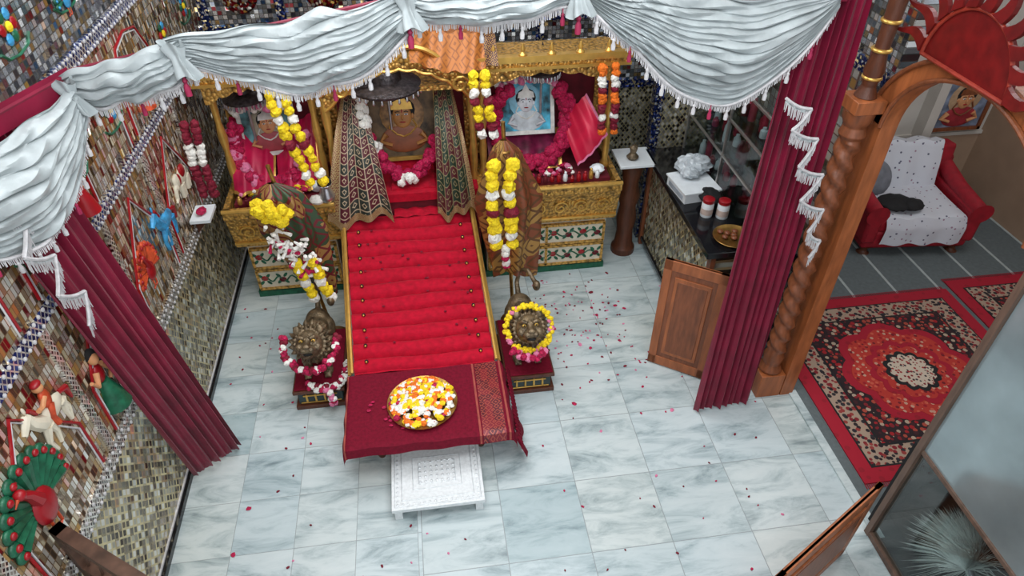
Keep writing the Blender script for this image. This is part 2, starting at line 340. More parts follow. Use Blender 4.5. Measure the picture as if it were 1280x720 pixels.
# ---------------------------------------------------------------- wall reliefs (painted figures)
def relief_elephant(y,z,s,mt):
    b=MB(); b.M=Matrix.Translation((LX+0.01,y,z))@Matrix.Scale(s,4)
    b.ell((0,0,0),(0.02,0.12,0.075)); b.ell((0,-0.13,0.03),(0.025,0.055,0.055)); b.ell((0.012,-0.105,0.03),(0.015,0.03,0.045),1)
    b.tube([(0,-0.16,0.02),(0,-0.2,-0.02),(0,-0.205,-0.07),(0,-0.235,-0.09)],[0.022,0.017,0.012,0.008])
    for x in(-0.08,-0.045,0.05,0.085): b.cyl((0,x,-0.03),(0,x,-0.13),0.025,0.02)
    b.tube([(0,0.11,0.02),(0,0.145,-0.02),(0,0.14,-0.07)],0.006)
    b.tube([(0.01,-0.15,-0.005),(0.015,-0.18,-0.01),(0.015,-0.2,0.01)],[0.008,0.006,0.002],2)
    b.ell((0.01,0,0.045),(0.02,0.055,0.05),1); b.ell((0.02,-0.14,0.045),0.006,2)
    b.build('elephant_wall_relief',[mt,redm,cream])
def relief_horse(y,z,s,mt,rider=True):
    b=MB(); b.M=Matrix.Translation((LX+0.01,y,z))@Matrix.Scale(s,4)
    b.ell((0,0,0),(0.02,0.1,0.045)); b.tube([(0,-0.08,0.02),(0,-0.12,0.07),(0,-0.13,0.11)],[0.035,0.026,0.02])
    b.tube([(0,-0.125,0.115),(0,-0.16,0.09),(0,-0.185,0.07)],[0.022,0.018,0.012]); b.ell((0,-0.12,0.14),(0.006,0.008,0.018))
    for x,dx in((-0.07,-0.03),(-0.05,0.02),(0.07,0.03),(0.085,-0.01)):
        b.tube([(0,x,-0.02),(0,x+dx,-0.08),(0,x+dx*0.4,-0.14)],[0.022,0.013,0.01])
    b.tube([(0,0.095,0.01),(0,0.14,-0.01),(0,0.15,-0.08)],[0.01,0.016,0.006],1)
    b.tube([(0,-0.07,0.07),(0,-0.1,0.12)],0.01,1)
    if rider:
        b.ell((0.01,0,0.08),(0.018,0.03,0.05),2); b.ell((0.01,-0.005,0.145),0.022,3); b.ell((0.01,-0.005,0.165),(0.02,0.026,0.014),1)
        b.tube([(0.02,-0.01,0.1),(0.02,-0.05,0.08),(0.02,-0.08,0.09)],0.01,3); b.tube([(0.02,0,0.05),(0.02,-0.03,0),(0.02,-0.02,-0.05)],0.013,2)
    b.build('horse_wall_relief',[mt,redm,orangep,skin])
def relief_peacock(y,z,s,mt,m2,m3=None):
    b=MB(); b.M=Matrix.Translation((LX+0.01,y,z))@Matrix.Scale(s,4)
    for i in range(13):
        a=-0.2+i*(pi+0.4)/12; d=V((0,math.cos(a),math.sin(a)))
        b.tube([(0,0,0),tuple(d*0.13)],[0.008,0.019],1,6); b.ell(tuple(d*0.14),(0.012,0.022,0.022),1); b.ell(tuple(d*0.14+V((0.012,0,0))),(0.008,0.011,0.011),0)
    b.ell((0.012,0,-0.01),(0.02,0.05,0.06)); b.tube([(0.015,-0.01,0.03),(0.02,-0.03,0.08),(0.02,-0.045,0.1)],[0.022,0.014,0.012])
    b.ell((0.02,-0.05,0.11),0.016); b.tube([(0.02,-0.06,0.11),(0.02,-0.085,0.1)],[0.006,0.001],2)
    for x in(-0.015,0.02): b.tube([(0.01,x,-0.06),(0.01,x,-0.11),(0.01,x-0.02,-0.115)],0.005,2,5)
    b.build('peacock_wall_relief',[mt,m2,orangep])
def relief_person(y,z,s,mt,m2):
    b=MB(); b.M=Matrix.Translation((LX+0.012,y,z))@Matrix.Scale(s,4)
    b.lathe((0,0,-0.16),[(0.07,0),(0.05,0.08),(0.025,0.15)],0,14); b.ell((0,0,0.03),(0.02,0.035,0.05),1)
    b.ell((0.01,0,0.115),(0.022,0.024,0.03),2); b.ell((0,0.008,0.13),(0.022,0.03,0.03),3)
    b.tube([(0.01,-0.03,0.06),(0.02,-0.07,0.02),(0.02,-0.1,0.07)],[0.013,0.01,0.008],2); b.tube([(0.01,0.03,0.06),(0.02,0.06,0.0),(0.02,0.03,-0.03)],[0.013,0.01,0.008],2)
    b.build('dancer_wall_relief',[mt,m2,skin,blackc])
relief_horse(3.33,1.09,1.0,blue,False); relief_peacock(2.93,1.06,0.9,redm,orangep); relief_elephant(2.5,1.14,1.0,blue)
relief_person(2.18,1.06,1.0,greenp,redm); relief_horse(1.84,1.25,0.9,cream); relief_peacock(1.55,1.10,1.3,redm,greenp)
relief_elephant(3.75,1.12,0.8,cream); relief_person(2.65,1.72,0.8,redm,blue); relief_peacock(3.2,2.3,0.6,blue,greenp); relief_person(3.6,1.75,0.8,orangep,greenp)

# ---------------------------------------------------------------- platform + thrones
def scrolls(b,x0,x1,y,z,r,mi,step):
    n=max(1,int((x1-x0)/step)); 
    for i in range(n):
        cx=x0+(i+0.5)*(x1-x0)/n; sg=1 if i%2 else -1
        pts=[]
        for k in range(15):
            a=k*0.62; rr=r*(1-k/17); pts.append((cx+sg*rr*math.cos(a),y-0.012,z+rr*math.sin(a)))
        b.tube(pts,0.007,mi,5)
        b.ell((cx+sg*r*1.15,y-0.008,z+r*0.7),(0.012,0.008,0.022),mi,8,6)
def throne(x0,x1,outer):
    b=MB()
    b.bx(x0,x1,3.93,4.5,0.0,0.05,4)
    b.bx(x0+0.01,x1-0.01,3.95,4.5,0.05,0.45,3)
    for zc in (0.15,0.335):
        b.bx(x0+0.03,x1-0.03,3.935,3.95,zc-0.075,zc+0.075,3)
        for dz in(-0.08,0.08): b.bx(x0+0.02,x1-0.02,3.925,3.95,zc+dz-0.009,zc+dz+0.009,0)
        for xx in (x0+0.025,(x0+x1)/2,x1-0.025): b.bx(xx-0.009,xx+0.009,3.925,3.95,zc-0.08,zc+0.08,0)
        n=int((x1-x0-0.1)/0.11)
        b.tube([(lerp(x0+0.05,x1-0.05,k/40),3.933,zc+0.02*math.sin(k*0.9)) for k in range(41)],0.006,4,5)
        for i in range(n+1):
            xx=x0+0.07+i*(x1-x0-0.14)/n
            b.ell((xx,3.933,zc+0.01*(-1)**i),(0.026,0.006,0.022),1 if i%2 else 5,8,6)
            for a in(-0.9,0.9,2.3,-2.3):
                b.ell((xx+0.038*math.cos(a),3.934,zc+0.038*math.sin(a)),(0.022,0.004,0.011),4,8,5,0,Matrix.Rotation(-a,3,'Y'))
    prof=[(3.94,0.44),(3.9,0.47),(3.9,0.5),(3.84,0.72),(3.82,0.74),(3.82,0.8),(3.86,0.8),(3.88,0.73),(4.5,0.73),(4.5,0.44)]
    b.poly([(p[0],p[1]) for p in prof],(x0-0.04,0,0),(0,1,0),(0,0,1),x1-x0+0.08,0)
    scrolls(b,x0,x1,3.868,0.61,0.055,2,0.13)
    b.tube([(x0-0.04,3.82,0.8),(x1+0.04,3.82,0.8)],0.014,2); b.tube([(x0-0.04,3.895,0.5),(x1+0.04,3.895,0.5)],0.012,2)
    nb=int((x1-x0)/0.035)
    for i in range(nb): b.ell((x0+0.0175+i*(x1-x0)/nb,3.825,0.755),0.011,2,6,4)
    for xx in (x0-0.02,x1+0.02): b.bx(xx-0.018,xx+0.018,3.84,4.45,0.7,0.8,0)
    b.bx(x0+0.02,x1-0.02,3.92,4.42,0.73,0.79,1)
    b.bx(x0,x1,4.42,4.5,0.73,1.5,1)
    for xx in (x0+0.02,x1-0.02):
        b.lathe((xx,4.1,0.78),[(0.03,0),(0.035,0.03),(0.02,0.06),(0.028,0.2),(0.018,0.3),(0.03,0.4),(0.018,0.5),(0.026,0.68),(0.035,0.72),(0.03,0.78)],2,12)
        b.bx(xx-0.03,xx+0.03,4.4,4.45,0.78,1.56,0)
    b.bx(x0-0.04,x1+0.04,3.99,4.3,1.56,1.61,0); b.bx(x0-0.06,x1+0.06,3.97,4.02,1.6,1.64,2); b.bx(x0-0.06,x1+0.06,3.98,4.0,1.55,1.57,2)
    N=48; low=[]; w=x1-x0
    for i in range(N+1):
        t=i/N; low.append((x0+t*w,1.56-0.04-0.09*abs(2*t-1)**2.0-0.018*abs(math.sin(t*pi*7))))
    b.poly([(x0,1.57)]+low+[(x1,1.57)],(0,4.02,0),(1,0,0),(0,0,1),-0.02,0)
    for i in range(5):
        xx=x0+w*(0.1+0.2*i); b.lathe((xx,4.0,1.63),[(0.02,0),(0.028,0.015),(0.012,0.03),(0.016,0.05),(0.002,0.08)],2,10)
    return b.build('golden_throne',[gold,darkred,goldp,cream,greenp,redm])
TL=throne(-1.28,-0.66,-1); TR=throne(0.36,1.25,1)
b=MB(); cx=-0.12
b.bx(-0.62,0.33,3.93,4.5,0,0.73,1); b.bx(-0.6,0.31,4.42,4.5,0.73,1.6,1)
for xx in(-0.6,0.31): b.bx(xx-0.03,xx+0.03,4.36,4.42,0.73,1.55,0); b.lathe((xx,4.05,0.78),[(0.035,0),(0.022,0.06),(0.03,0.2),(0.018,0.35),(0.028,0.5),(0.03,0.66)],2,12)
out=[];inn=[];N=40
for i in range(N+1):
    t=-1+2*i/N; a=abs(t)
    zt=1.46+0.26*(1-a)**1.0*(1+0.5*math.sin(a*pi)); zi=1.36+0.24*(1-a**2)-0.012*abs(math.sin(t*pi*5))
    out.append((cx+t*0.49,zt)); inn.append((cx+t*0.47,zi))
b.poly(inn+out[::-1],(0,4.02,0),(1,0,0),(0,0,1),-0.05,0)
b.tube([(p[0],3.985,p[1]) for p in out],0.015,2,6); b.tube([(p[0],3.985,p[1]) for p in inn],0.010,2,6)
b.lathe((cx,4.0,1.72),[(0.03,0),(0.04,0.03),(0.015,0.05),(0.025,0.09),(0.003,0.14)],2,12)
for sg in(-1,1):
    pts=[]
    for k in range(16):
        a=k*0.6; rr=0.06*(1-k/18); pts.append((cx+sg*(0.36+rr*math.cos(a)),3.965,1.49+rr*math.sin(a)))
    b.tube(pts,0.009,2,6)
b.bx(-0.62,0.33,4.02,4.25,1.44,1.47,0)
b.box((cx,4.15,0.76),(0.9,0.5,0.06),3)
b.build('golden_throne',[gold,darkred,goldp,velvet])

br_or=brocade('brocade_orange',(170,100,38),(134,76,30),8,5); 
b=MB()
def ocl(u,v):
    return V((lerp(-0.05,0.47,u),3.925+0.34*(1-v)+0.012*math.sin(u*20+v*4),(1.79-0.05*u)-0.20*max(0,v-0.5)*2*(0.6+0.3*math.sin(u*pi))+0.008*math.sin(u*31+v*5)))
b.grid(ocl,40,14,0)
b.grid(lambda u,v:ocl(0.86+u*0.14,v)+V((0,-0.004,0.004)),8,14,1)
b.build('brocade_canopy_cloth',[br_or,brocade('brocade_dark',(60,26,40),(170,130,66),3,12)])

# ---------------------------------------------------------------- carpeted stair ramp
b=MB(); RX0,RX1=-0.53,0.29; NS=11
def stair(u,v):
    y=lerp(2.80,3.90,v); k=v*NS; fr=k-math.floor(k)
    z=lerp(0.27,0.63,(math.floor(k)+fr**0.5)/NS) if v<1 else 0.63
    dist=min(fr,1-fr) if 0<v<1 else 0.5
    z-=0.022*math.exp(-(dist/0.10)**2); z+=0.012*math.sin(pi*fr)
    z+=0.004*math.sin(u*9+math.floor(k)*2.1)*math.sin(pi*fr)+0.002*math.sin(u*31+v*60)
    return V((lerp(RX0,RX1,u)-0.04*v,y+0.006*math.sin(u*7+k*0.7),z))
b.grid(stair,24,NS*12,0)
b.grid(lambda u,v:V((lerp(RX0,RX1,u),2.80,0.27*(1-v))),4,2,0)
for xx in(RX0,RX1):
    b.add([(xx,2.8,0),(xx,3.9,0),(xx-0.04,3.9,0.62),(xx,2.8,0.26)],[(0,1,2,3)],1)
    sgn=-1 if xx<0 else 1
    b.tube([(xx+sgn*0.012,2.79,0.30),(xx-0.04+sgn*0.012,3.88,0.67)],0.012,1,8)
    b.tube([(xx+sgn*0.026,2.79,0.285),(xx-0.04+sgn*0.026,3.88,0.65)],0.010,1,8)
    for k in range(NS):
        v=(k+0.5)/NS; b.ell((xx-sgn*0.075-0.04*v,lerp(2.8,3.9,v),lerp(0.27,0.63,v)+0.035),0.007,1,8,6); b.ell((xx-sgn*0.075-0.04*v,lerp(2.8,3.9,v)+0.01,lerp(0.27,0.63,v)+0.030),0.012,2,8,6)
for k in range(30):
    u=random.uniform(0.1,0.9); v=random.uniform(0.05,0.9); p=stair(u,v); b.ell(p+V((0,0,0.012)),(0.010,0.008,0.004),3,6,4,0.2)
b.build('red_carpet_stair',[velvet,goldp,blackc,deepred])
b=MB(); 
def runner(u,v):
    x=lerp(-0.25,0.04,u)
    P=[(3.85,0.645),(3.93,0.66),(3.95,0.8),(4.15,0.81),(4.2,0.84),(4.3,0.9)]
    k=v*(len(P)-1); i=min(int(k),len(P)-2); f=k-i
    return V((x,lerp(P[i][0],P[i+1][0],f),lerp(P[i][1],P[i+1][1],f)+0.006*math.sin(u*17+v*30)))
b.grid(runner,16,40,0); b.build('red_runner_cloth',[velvet])

brL=patola('patola_maroon',(78,14,30),(40,46,40),(170,150,124),6,13); brR=patola('patola_green',(26,48,34),(76,20,30),(128,116,84),5,12)
brE=brocade('brocade_border',(164,142,98),(110,28,36),2,26,None,0.2)
def shawl(name,t0,t1,b0,b1,mat,side):
    b=MB()
    def fn(u,v):
        A=V((lerp(t0,t1,u),4.2,1.42-0.05*abs(2*u-1))); B=V((lerp(b0,b1,u),3.80,0.66-0.03*math.sin(u*pi*2)))
        p=A.lerp(B,v); p.y+= -0.10*math.sin(v*pi)*0.6+0.018*math.sin(u*pi*5+v)*(0.4+v); p.z+=0.06*math.sin(v*pi)+0.012*math.sin(u*pi*5+v)
        return p
    b.grid(fn,40,40,0); b.grid(lambda u,v:fn(u*0.16 if side>0 else 1-u*0.16,v)+V((0,-0.004,0.004)),6,40,1)
    b.grid(lambda u,v:fn(u,0.95+v*0.05)+V((0,-0.006,0.006)),40,4,1)
    b.build(name,[mat,brE])
shawl('brocade_shawl',-0.50,-0.37,-0.68,-0.25,brL,1); shawl('brocade_shawl',0.08,0.20,0.04,0.31,brR,-1)

# ---------------------------------------------------------------- deity pictures
def picture(name,c,w,h,tilt,bgm,robe,rz=0,fm=goldp,sk=None,halo=None):
    b=MB(); b.M=Matrix.Translation(c)@Matrix.Rotation(rz,4,'Z')@Matrix.Rotation(-tilt,4,'X')
    b.box((0,0.01,0),(w,0.015,h),1)
    f=0.026
    for sx in(-1,1): b.box((sx*w/2,0,0),(f,0.035,h+f),0); b.box((0,0,sx*h/2),(w+f,0.035,f),0)
    s=min(w,h)
    b.ell((0,0.0,0.08*s),(0.32*s,0.006,0.32*s),3,20,8); b.ell((0,-0.004,-0.28*s),(0.34*s,0.008,0.2*s),2,16,8)
    b.ell((0,-0.008,0.06*s),(0.14*s,0.012,0.18*s),4,16,10)
    b.ell((0,-0.003,0.14*s),(0.20*s,0.010,0.18*s),5,16,8)
    b.poly([(-0.16*s,0),(0.16*s,0),(0.14*s,0.1*s),(0.07*s,0.13*s),(0,0.26*s),(-0.07*s,0.13*s),(-0.14*s,0.1*s)],(0,-0.012,0.15*s),(1,0,0),(0,0,1),0.006,0)
    for sx in(-1,1):
        b.tube([(sx*0.15*s,-0.012,0.0),(sx*0.2*s,-0.012,-0.1*s),(sx*0.1*s,-0.014,-0.2*s),(0,-0.016,-0.24*s)],0.009*s+0.002,0,6)
        b.tube([(sx*0.25*s,-0.008,-0.2*s),(sx*0.34*s,-0.01,-0.3*s),(sx*0.18*s,-0.014,-0.36*s)],[0.05*s,0.04*s,0.03*s],4,8)
        b.ell((sx*0.06*s,-0.019,0.08*s),(0.028*s,0.004,0.014*s),6,8,6); b.ell((sx*0.06*s,-0.022,0.08*s),(0.011*s,0.004,0.012*s),5,8,6)
        b.tube([(sx*0.03*s,-0.02,0.115*s),(sx*0.06*s,-0.02,0.125*s),(sx*0.095*s,-0.018,0.11*s)],0.004*s+0.001,5,5)
        b.ell((sx*0.15*s,-0.006,0.05*s),(0.02*s,0.008,0.045*s),4,8,6)
    b.ell((0,-0.022,0.035*s),(0.018*s,0.008,0.04*s),4,8,6); b.ell((0,-0.019,-0.03*s),(0.045*s,0.005,0.012*s),7,8,6); b.ell((0,-0.021,0.13*s),(0.01*s,0.004,0.025*s),7,6,5)
    return b.build(name,[fm,bgm,robe,halo or M('halo',(206,150,80),0.6),sk or skin,blackc,white,redm])
picture('framed_deity_picture',(-0.14,4.27,1.14),0.46,0.52,0.25,M('pic_bg_brown',(96,76,52),0.6,0,0.4,14),M('robe_brown',(130,70,40),0.5),0,goldp,M('deity_ochre',(168,114,60),0.5),M('halo_dim',(136,100,60),0.5,0,0.3,30))
picture('framed_deity_picture',(0.70,4.30,1.17),0.36,0.36,0.3,M('pic_bg_blue',(70,160,200),0.6,0,0.5,12),M('robe_white',(196,206,212),0.5),0,M('frame_white',(225,225,220)),M('deity_white',(210,214,220),0.5),M('halo_blue',(130,190,214),0.5))
picture('framed_deity_picture',(-1.02,4.30,1.13),0.34,0.34,0.3,M('pic_bg_teal',(84,130,136),0.6,0,0.5,12),M('robe_rose',(150,50,60),0.5),0.15,M('frame_white2',(205,200,196)),None,M('halo_grey',(150,140,120),0.5))

def hat(c,r):
    b=MB(); b.lathe(c,[(r,0),(r*1.02,0.015),(r*0.9,0.03),(r*0.45,0.05),(r*0.42,0.10),(r*0.3,0.13),(r*0.08,0.14),(r*0.06,0.17),(0.002,0.19)],0,28)
    for k in range(26):
        a=2*pi*k/26; b.lathe((c[0]+r*0.98*math.cos(a),c[1]+r*0.98*math.sin(a),c[2]-0.035),[(0.002,0),(0.009,0.01),(0.006,0.03),(0.003,0.036)],1,6)
    b.cyl((c[0],c[1]+0.02,c[2]-0.3),(c[0],c[1]+0.02,c[2]),0.008,0.008,1)
    b.build('ceremonial_umbrella',[dsilver,silver])
hat((-0.21,4.10,1.45),0.22); hat((0.79,4.22,1.44),0.12); hat((-1.10,4.22,1.37),0.13)

def drape(name,pts,mat,mat2,folds=4,amp=0.02):
    b=MB(); A,B,C,D=[V(p) for p in pts]
    def fn(u,v):
        p=A.lerp(B,u).lerp(D.lerp(C,u),v); p.y+=amp*math.sin(u*folds*2*pi+v*2)-0.03*math.sin(v*pi); p.z+=0.006*math.sin(u*25); return p
    b.grid(fn,30,20,0); e=0.05
    b.grid(lambda u,v:fn(u,1-e+v*e)+V((0,-0.004,0.002)),30,2,1); b.grid(lambda u,v:fn(1-e+u*e,v)+V((0,-0.004,0.002)),2,20,1)
    return b.build(name,[mat,mat2])
drape('red_satin_cloth',[(0.92,4.20,1.10),(1.08,4.16,1.30),(1.22,4.03,1.05),(1.02,4.00,0.84)],redcloth,pink,1,0.012)
drape('pink_satin_cloth',[(-1.26,4.34,1.20),(-1.0,4.34,1.0),(-1.0,4.0,0.82),(-1.26,3.98,0.82)],pinkcloth,goldp,2,0.02)
drape('pink_satin_cloth',[(-1.0,4.34,1.0),(-0.70,4.32,1.24),(-0.70,4.0,0.82),(-0.98,4.0,0.82)],pinkcloth,goldp,2,0.02)
drape('pink_satin_cloth',[(0.42,4.34,1.05),(0.94,4.34,0.98),(0.92,4.05,0.82),(0.42,4.05,0.82)],M('plum_satin',(110,20,60),0.45,0.1,0.3,14),goldp,3,0.015)

# ---------------------------------------------------------------- garlands
FM=[yellow,orange,magenta,deepred,whitef,pink,green]; Y_,O_,MG,DR,W_,PK,GR=range(7)
def sample(pts,sp):
    pts=[V(p) for p in pts]
    sm=[]
    for i in range(len(pts)-1):
        p0=pts[max(i-1,0)];p1=pts[i];p2=pts[i+1];p3=pts[min(i+2,len(pts)-1)]
        for k in range(12):
            t=k/12; sm.append(0.5*((2*p1)+(p2-p0)*t+(2*p0-5*p1+4*p2-p3)*t*t+(3*p1-p0-3*p2+p3)*t**3))
    sm.append(pts[-1]); acc=0; out=[sm[0]]
    for a,b_ in zip(sm,sm[1:]):
        d=(b_-a).length; 
        while acc+d>=sp:
            r=(sp-acc)/d; a=a.lerp(b_,r); out.append(a.copy()); d=(b_-a).length; acc=0
        acc+=d
    return out
def garland(pts,r,cols,n=1,flat=0.8,sp=None,b=None,name='flower_garland'):
    own=b is None
    if own: b=MB()
    ps=sample(pts,sp or r*1.15)
    for i,p in enumerate(ps):
        c=cols(i,len(ps)) if callable(cols) else cols[i%len(cols)]
        for k in range(n):
            o=V((random.uniform(-1,1),random.uniform(-1,1),random.uniform(-1,1)))*r*(0.15 if n==1 else 0.7)
            b.ell(p+o,(r*random.uniform(.85,1.1),)*2+(r*flat,),c,9,6,0.16,Euler((random.random()*3,random.random()*3,0)).to_matrix())
    if own: b.build(name,FM,False)
    return b
seg=lambda *ps:(lambda i,n:ps[min(len(ps)-1,int(i/n*len(ps)))])
def pair(dxs,pts,r,cols,n=1,sp=None):
    b=MB()
    for dx in dxs: garland([(p[0]+dx,p[1],p[2]) for p in pts],r,cols,n,0.8,sp,b)
    b.build('flower_garland',FM,False)
pair((-0.03,0.03),[(-1.36,3.88,1.38),(-1.37,3.86,1.15),(-1.36,3.84,0.93)],0.030,seg(DR,DR,W_,W_,DR,DR,DR))
pair((-0.045,0.035),[(1.16,3.93,1.56),(1.17,3.91,1.35),(1.18,3.90,1.12)],0.03,seg(O_,W_,DR,O_,DR,W_,DR,O_))
pair((-0.035,0.04),[(-0.80,3.72,1.60),(-0.77,3.70,1.42),(-0.70,3.68,1.18),(-0.67,3.66,1.06)],0.034,seg(Y_,Y_,W_,Y_,DR,Y_,Y_,W_,Y_),1,0.05)
pair((-0.03,0.04),[(0.33,3.75,1.63),(0.34,3.73,1.48),(0.37,3.70,1.28)],0.034,seg(Y_,Y_,W_,DR,Y_,Y_,DR,W_,Y_),1,0.05)
pair((-0.065,0.035),[(0.42,3.24,1.33),(0.40,3.21,1.2),(0.41,3.20,0.98),(0.42,3.20,0.80)],0.042,seg(Y_,Y_,Y_,W_,Y_,DR,Y_,Y_,W_,Y_),1,0.056)
garland([(0.41,3.20,0.80),(0.41,3.20,0.72),(0.42,3.21,0.64)],0.03,seg(W_,MG,W_,MG))
b=MB()
garland([(-0.96,3.30,1.13),(-0.88,3.26,1.15),(-0.80,3.28,1.10)],0.036,[Y_],3,0.8,0.03,b); garland([(-0.90,3.28,1.07),(-0.82,3.26,1.06)],0.034,[Y_],2,0.8,0.03,b)
b.build('flower_garland',FM,False)
b=MB()
for k in range(80):
    u=random.random(); p=V((lerp(-0.88,-0.72,u)+random.uniform(-.06,.06),3.26+random.uniform(-.03,.03),lerp(0.98,0.74,u)+random.uniform(-.05,.05))); d=V((random.uniform(-1,1),-0.4,random.uniform(-1,1))).normalized()*0.05
    b.tube([p,p+d],[0.006,0.012],W_ if random.random()<.8 else MG,6)
b.build('tuberose_spray',FM,False)
pair((-0.045,0.045),[(-0.76,3.25,0.78),(-0.73,3.25,0.64),(-0.70,3.27,0.46)],0.038,seg(Y_,Y_,Y_,W_,Y_,Y_,W_,Y_),1,0.048)
def ring(cx_,cy,cz,rx,rz,a0,a1,dy=-0.08):
    return [(cx_+rx*math.cos(a0+(a1-a0)*k/12),cy+dy*abs(math.sin((a0+(a1-a0)*k/12)))*(1 if math.sin(a0+(a1-a0)*k/12)<0 else 0.2),cz+rz*math.sin(a0+(a1-a0)*k/12)) for k in range(13)]
garland(ring(0.72,4.22,1.13,0.255,0.27,pi*0.72,pi*2.22,-0.14),0.040,[MG],4,sp=0.034)
garland([(0.50,4.24,1.35),(0.7,4.22,1.39),(0.90,4.22,1.36)],0.024,[W_,PK],2,sp=0.03)
garland(ring(-1.01,4.20,1.08,0.22,0.24,pi*0.85,pi*2.1,-0.14),0.036,[MG,MG,PK],4,sp=0.036)
garland([(-1.19,4.24,1.28),(-1.02,4.22,1.31),(-0.86,4.22,1.29)],0.024,[W_,PK],2,sp=0.03)
garland([(-0.38,4.12,1.36),(-0.37,4.06,1.2),(-0.32,4.02,1.06)],0.034,seg(W_,W_,W_,MG,W_),2,sp=0.032)
garland([(-0.32,4.04,1.02),(-0.22,4.00,0.90),(-0.10,4.00,0.88),(0.04,4.06,0.98),(0.07,4.12,1.10)],0.036,[MG],3,sp=0.034)
garland([(-0.17,3.96,0.86),(-0.12,3.95,0.88),(-0.07,3.96,0.86)],0.032,[W_],2,sp=0.03)
for x0,x1,cl in((0.45,0.98,[MG,DR,MG,PK,W_]),(-1.22,-0.80,[MG,PK,Y_,DR,W_])):
    b=MB()
    for k in range(70):
        s=random.uniform(0.015,0.026); b.ell((random.uniform(x0,x1),random.uniform(3.97,4.10),0.80+random.uniform(0,0.03)),(s,s,s*0.7),random.choice(cl),8,5,0.2)
    b.build('blossom_heap',FM,False)

brg=brocade('brocade_gold',(166,126,66),(100,66,38),9,8,(130,70,44),0.25); brg2=brocade('brocade_gold_red',(152,114,64),(104,26,36),9,7,(50,70,46),0.2)
def staff(x,y,lean,zt,zb,mat,wtop,wmid,wbot,name='brocade_wrapped_staff'):
    b=MB()
    b.cyl((x+lean*0.1,y,0),(x,y,zt+0.1),0.012,0.012,1)
    b.lathe((x+lean*0.1,y,0),[(0.09,0),(0.09,0.015),(0.05,0.03),(0.02,0.06)],1,16)
    def fn(u,v):
        a=u*2*pi; z=lerp(zt,zb,v)
        if v<0.12: w=lerp(0.02,wtop,math.sin(v/0.12*pi/2))
        elif v<0.4: w=lerp(wtop,wmid,(v-0.12)/0.28)
        else: w=lerp(wmid,wbot,(v-0.4)/0.6)
        w*=1+(0.08+0.16*v)*math.sin(a*6+v*5)+0.06*math.sin(a*13+v*9)
        return V((x+w*math.cos(a)+lean*0.1*v,y+w*0.6*math.sin(a)-0.02,z+0.03*math.sin(a*3+1)*v))
    b.grid(fn,96,30,0)
    b.tube([(x+0.05*math.cos(k*0.7),y-0.02+0.04*math.sin(k*0.7),zt-0.06) for k in range(10)],0.01,1,6)
    b.build(name,[mat,brass])
staff(0.43,3.42,0.6,1.40,0.48,brg,0.09,0.175,0.13); staff(-0.87,3.44,1.5,1.22,0.44,brg2,0.13,0.165,0.08)

b=MB(); b.lathe((-0.66,3.86,0.8),[(0.03,0),(0.05,0.02),(0.055,0.05),(0.035,0.09),(0.03,0.11),(0.045,0.13),(0.04,0.135)],0,16); b.cyl((-0.66,3.86,0.935),(-0.66,3.86,0.96),0.045,0.045,1,16)
b.ell((-0.72,3.84,0.83),(0.05,0.04,0.035),2,12,8,0.1)
b.build('silver_water_pot',[silver,blackc,whitef])
b=MB(); cm=[redm,blue,greenp,white,goldp,darkred]
for x0,x1 in((0.42,1.2),(-1.22,-0.75)):
    n=int((x1-x0)/0.045)
    for i in range(n):
        x=x0+i*0.045; h=random.uniform(0.04,0.08); k=random.randrange(6)
        b.lathe((x,3.91+random.uniform(-0.01,0.02),0.79),[(0.014,0),(0.016,0.01),(0.015,h*0.7),(0.008,h*0.85),(0.009,h),(0.004,h+0.005)],k if random.random()<.45 else 0,8)
b.build('row_of_offering_bottles',cm)
b=MB(); b.ell((1.15,3.98,0.83),(0.05,0.05,0.03),0,12,8,0.15); b.ell((-0.74,4.03,0.83),(0.05,0.05,0.04),0,12,8,0.15); b.build('folded_white_napkin',[white])

b=MB(); x,y=1.45,4.12
b.lathe((x,y,0),[(0.09,0),(0.09,0.05),(0.07,0.08),(0.06,0.2),(0.075,0.3),(0.06,0.42),(0.08,0.5),(0.055,0.62),(0.08,0.74),(0.09,0.78),(0.09,0.8)],0,20)
b.bx(x-0.13,x+0.13,y-0.13,y+0.13,0.80,0.82,1); b.lathe((x-0.02,y-0.03,0.82),[(0.03,0),(0.045,0.02),(0.02,0.05),(0.03,0.09),(0.01,0.11)],2,12)
b.build('pedestal_side_table',[woodd,white,bronze],True,0.003)
b=MB(); b.bx(-1.448,-1.33,3.62,3.80,0.86,0.88,0); b.poly([(0,0),(0.1,0.12),(0,0.12)],(-1.448,3.72,0.74),(1,0,0),(0,0,1),0.02,1); b.ell((-1.39,3.7,0.90),(0.03,0.04,0.02),2,10,6,0.1); b.build('wall_bracket_shelf',[white,woodd,magenta],False)

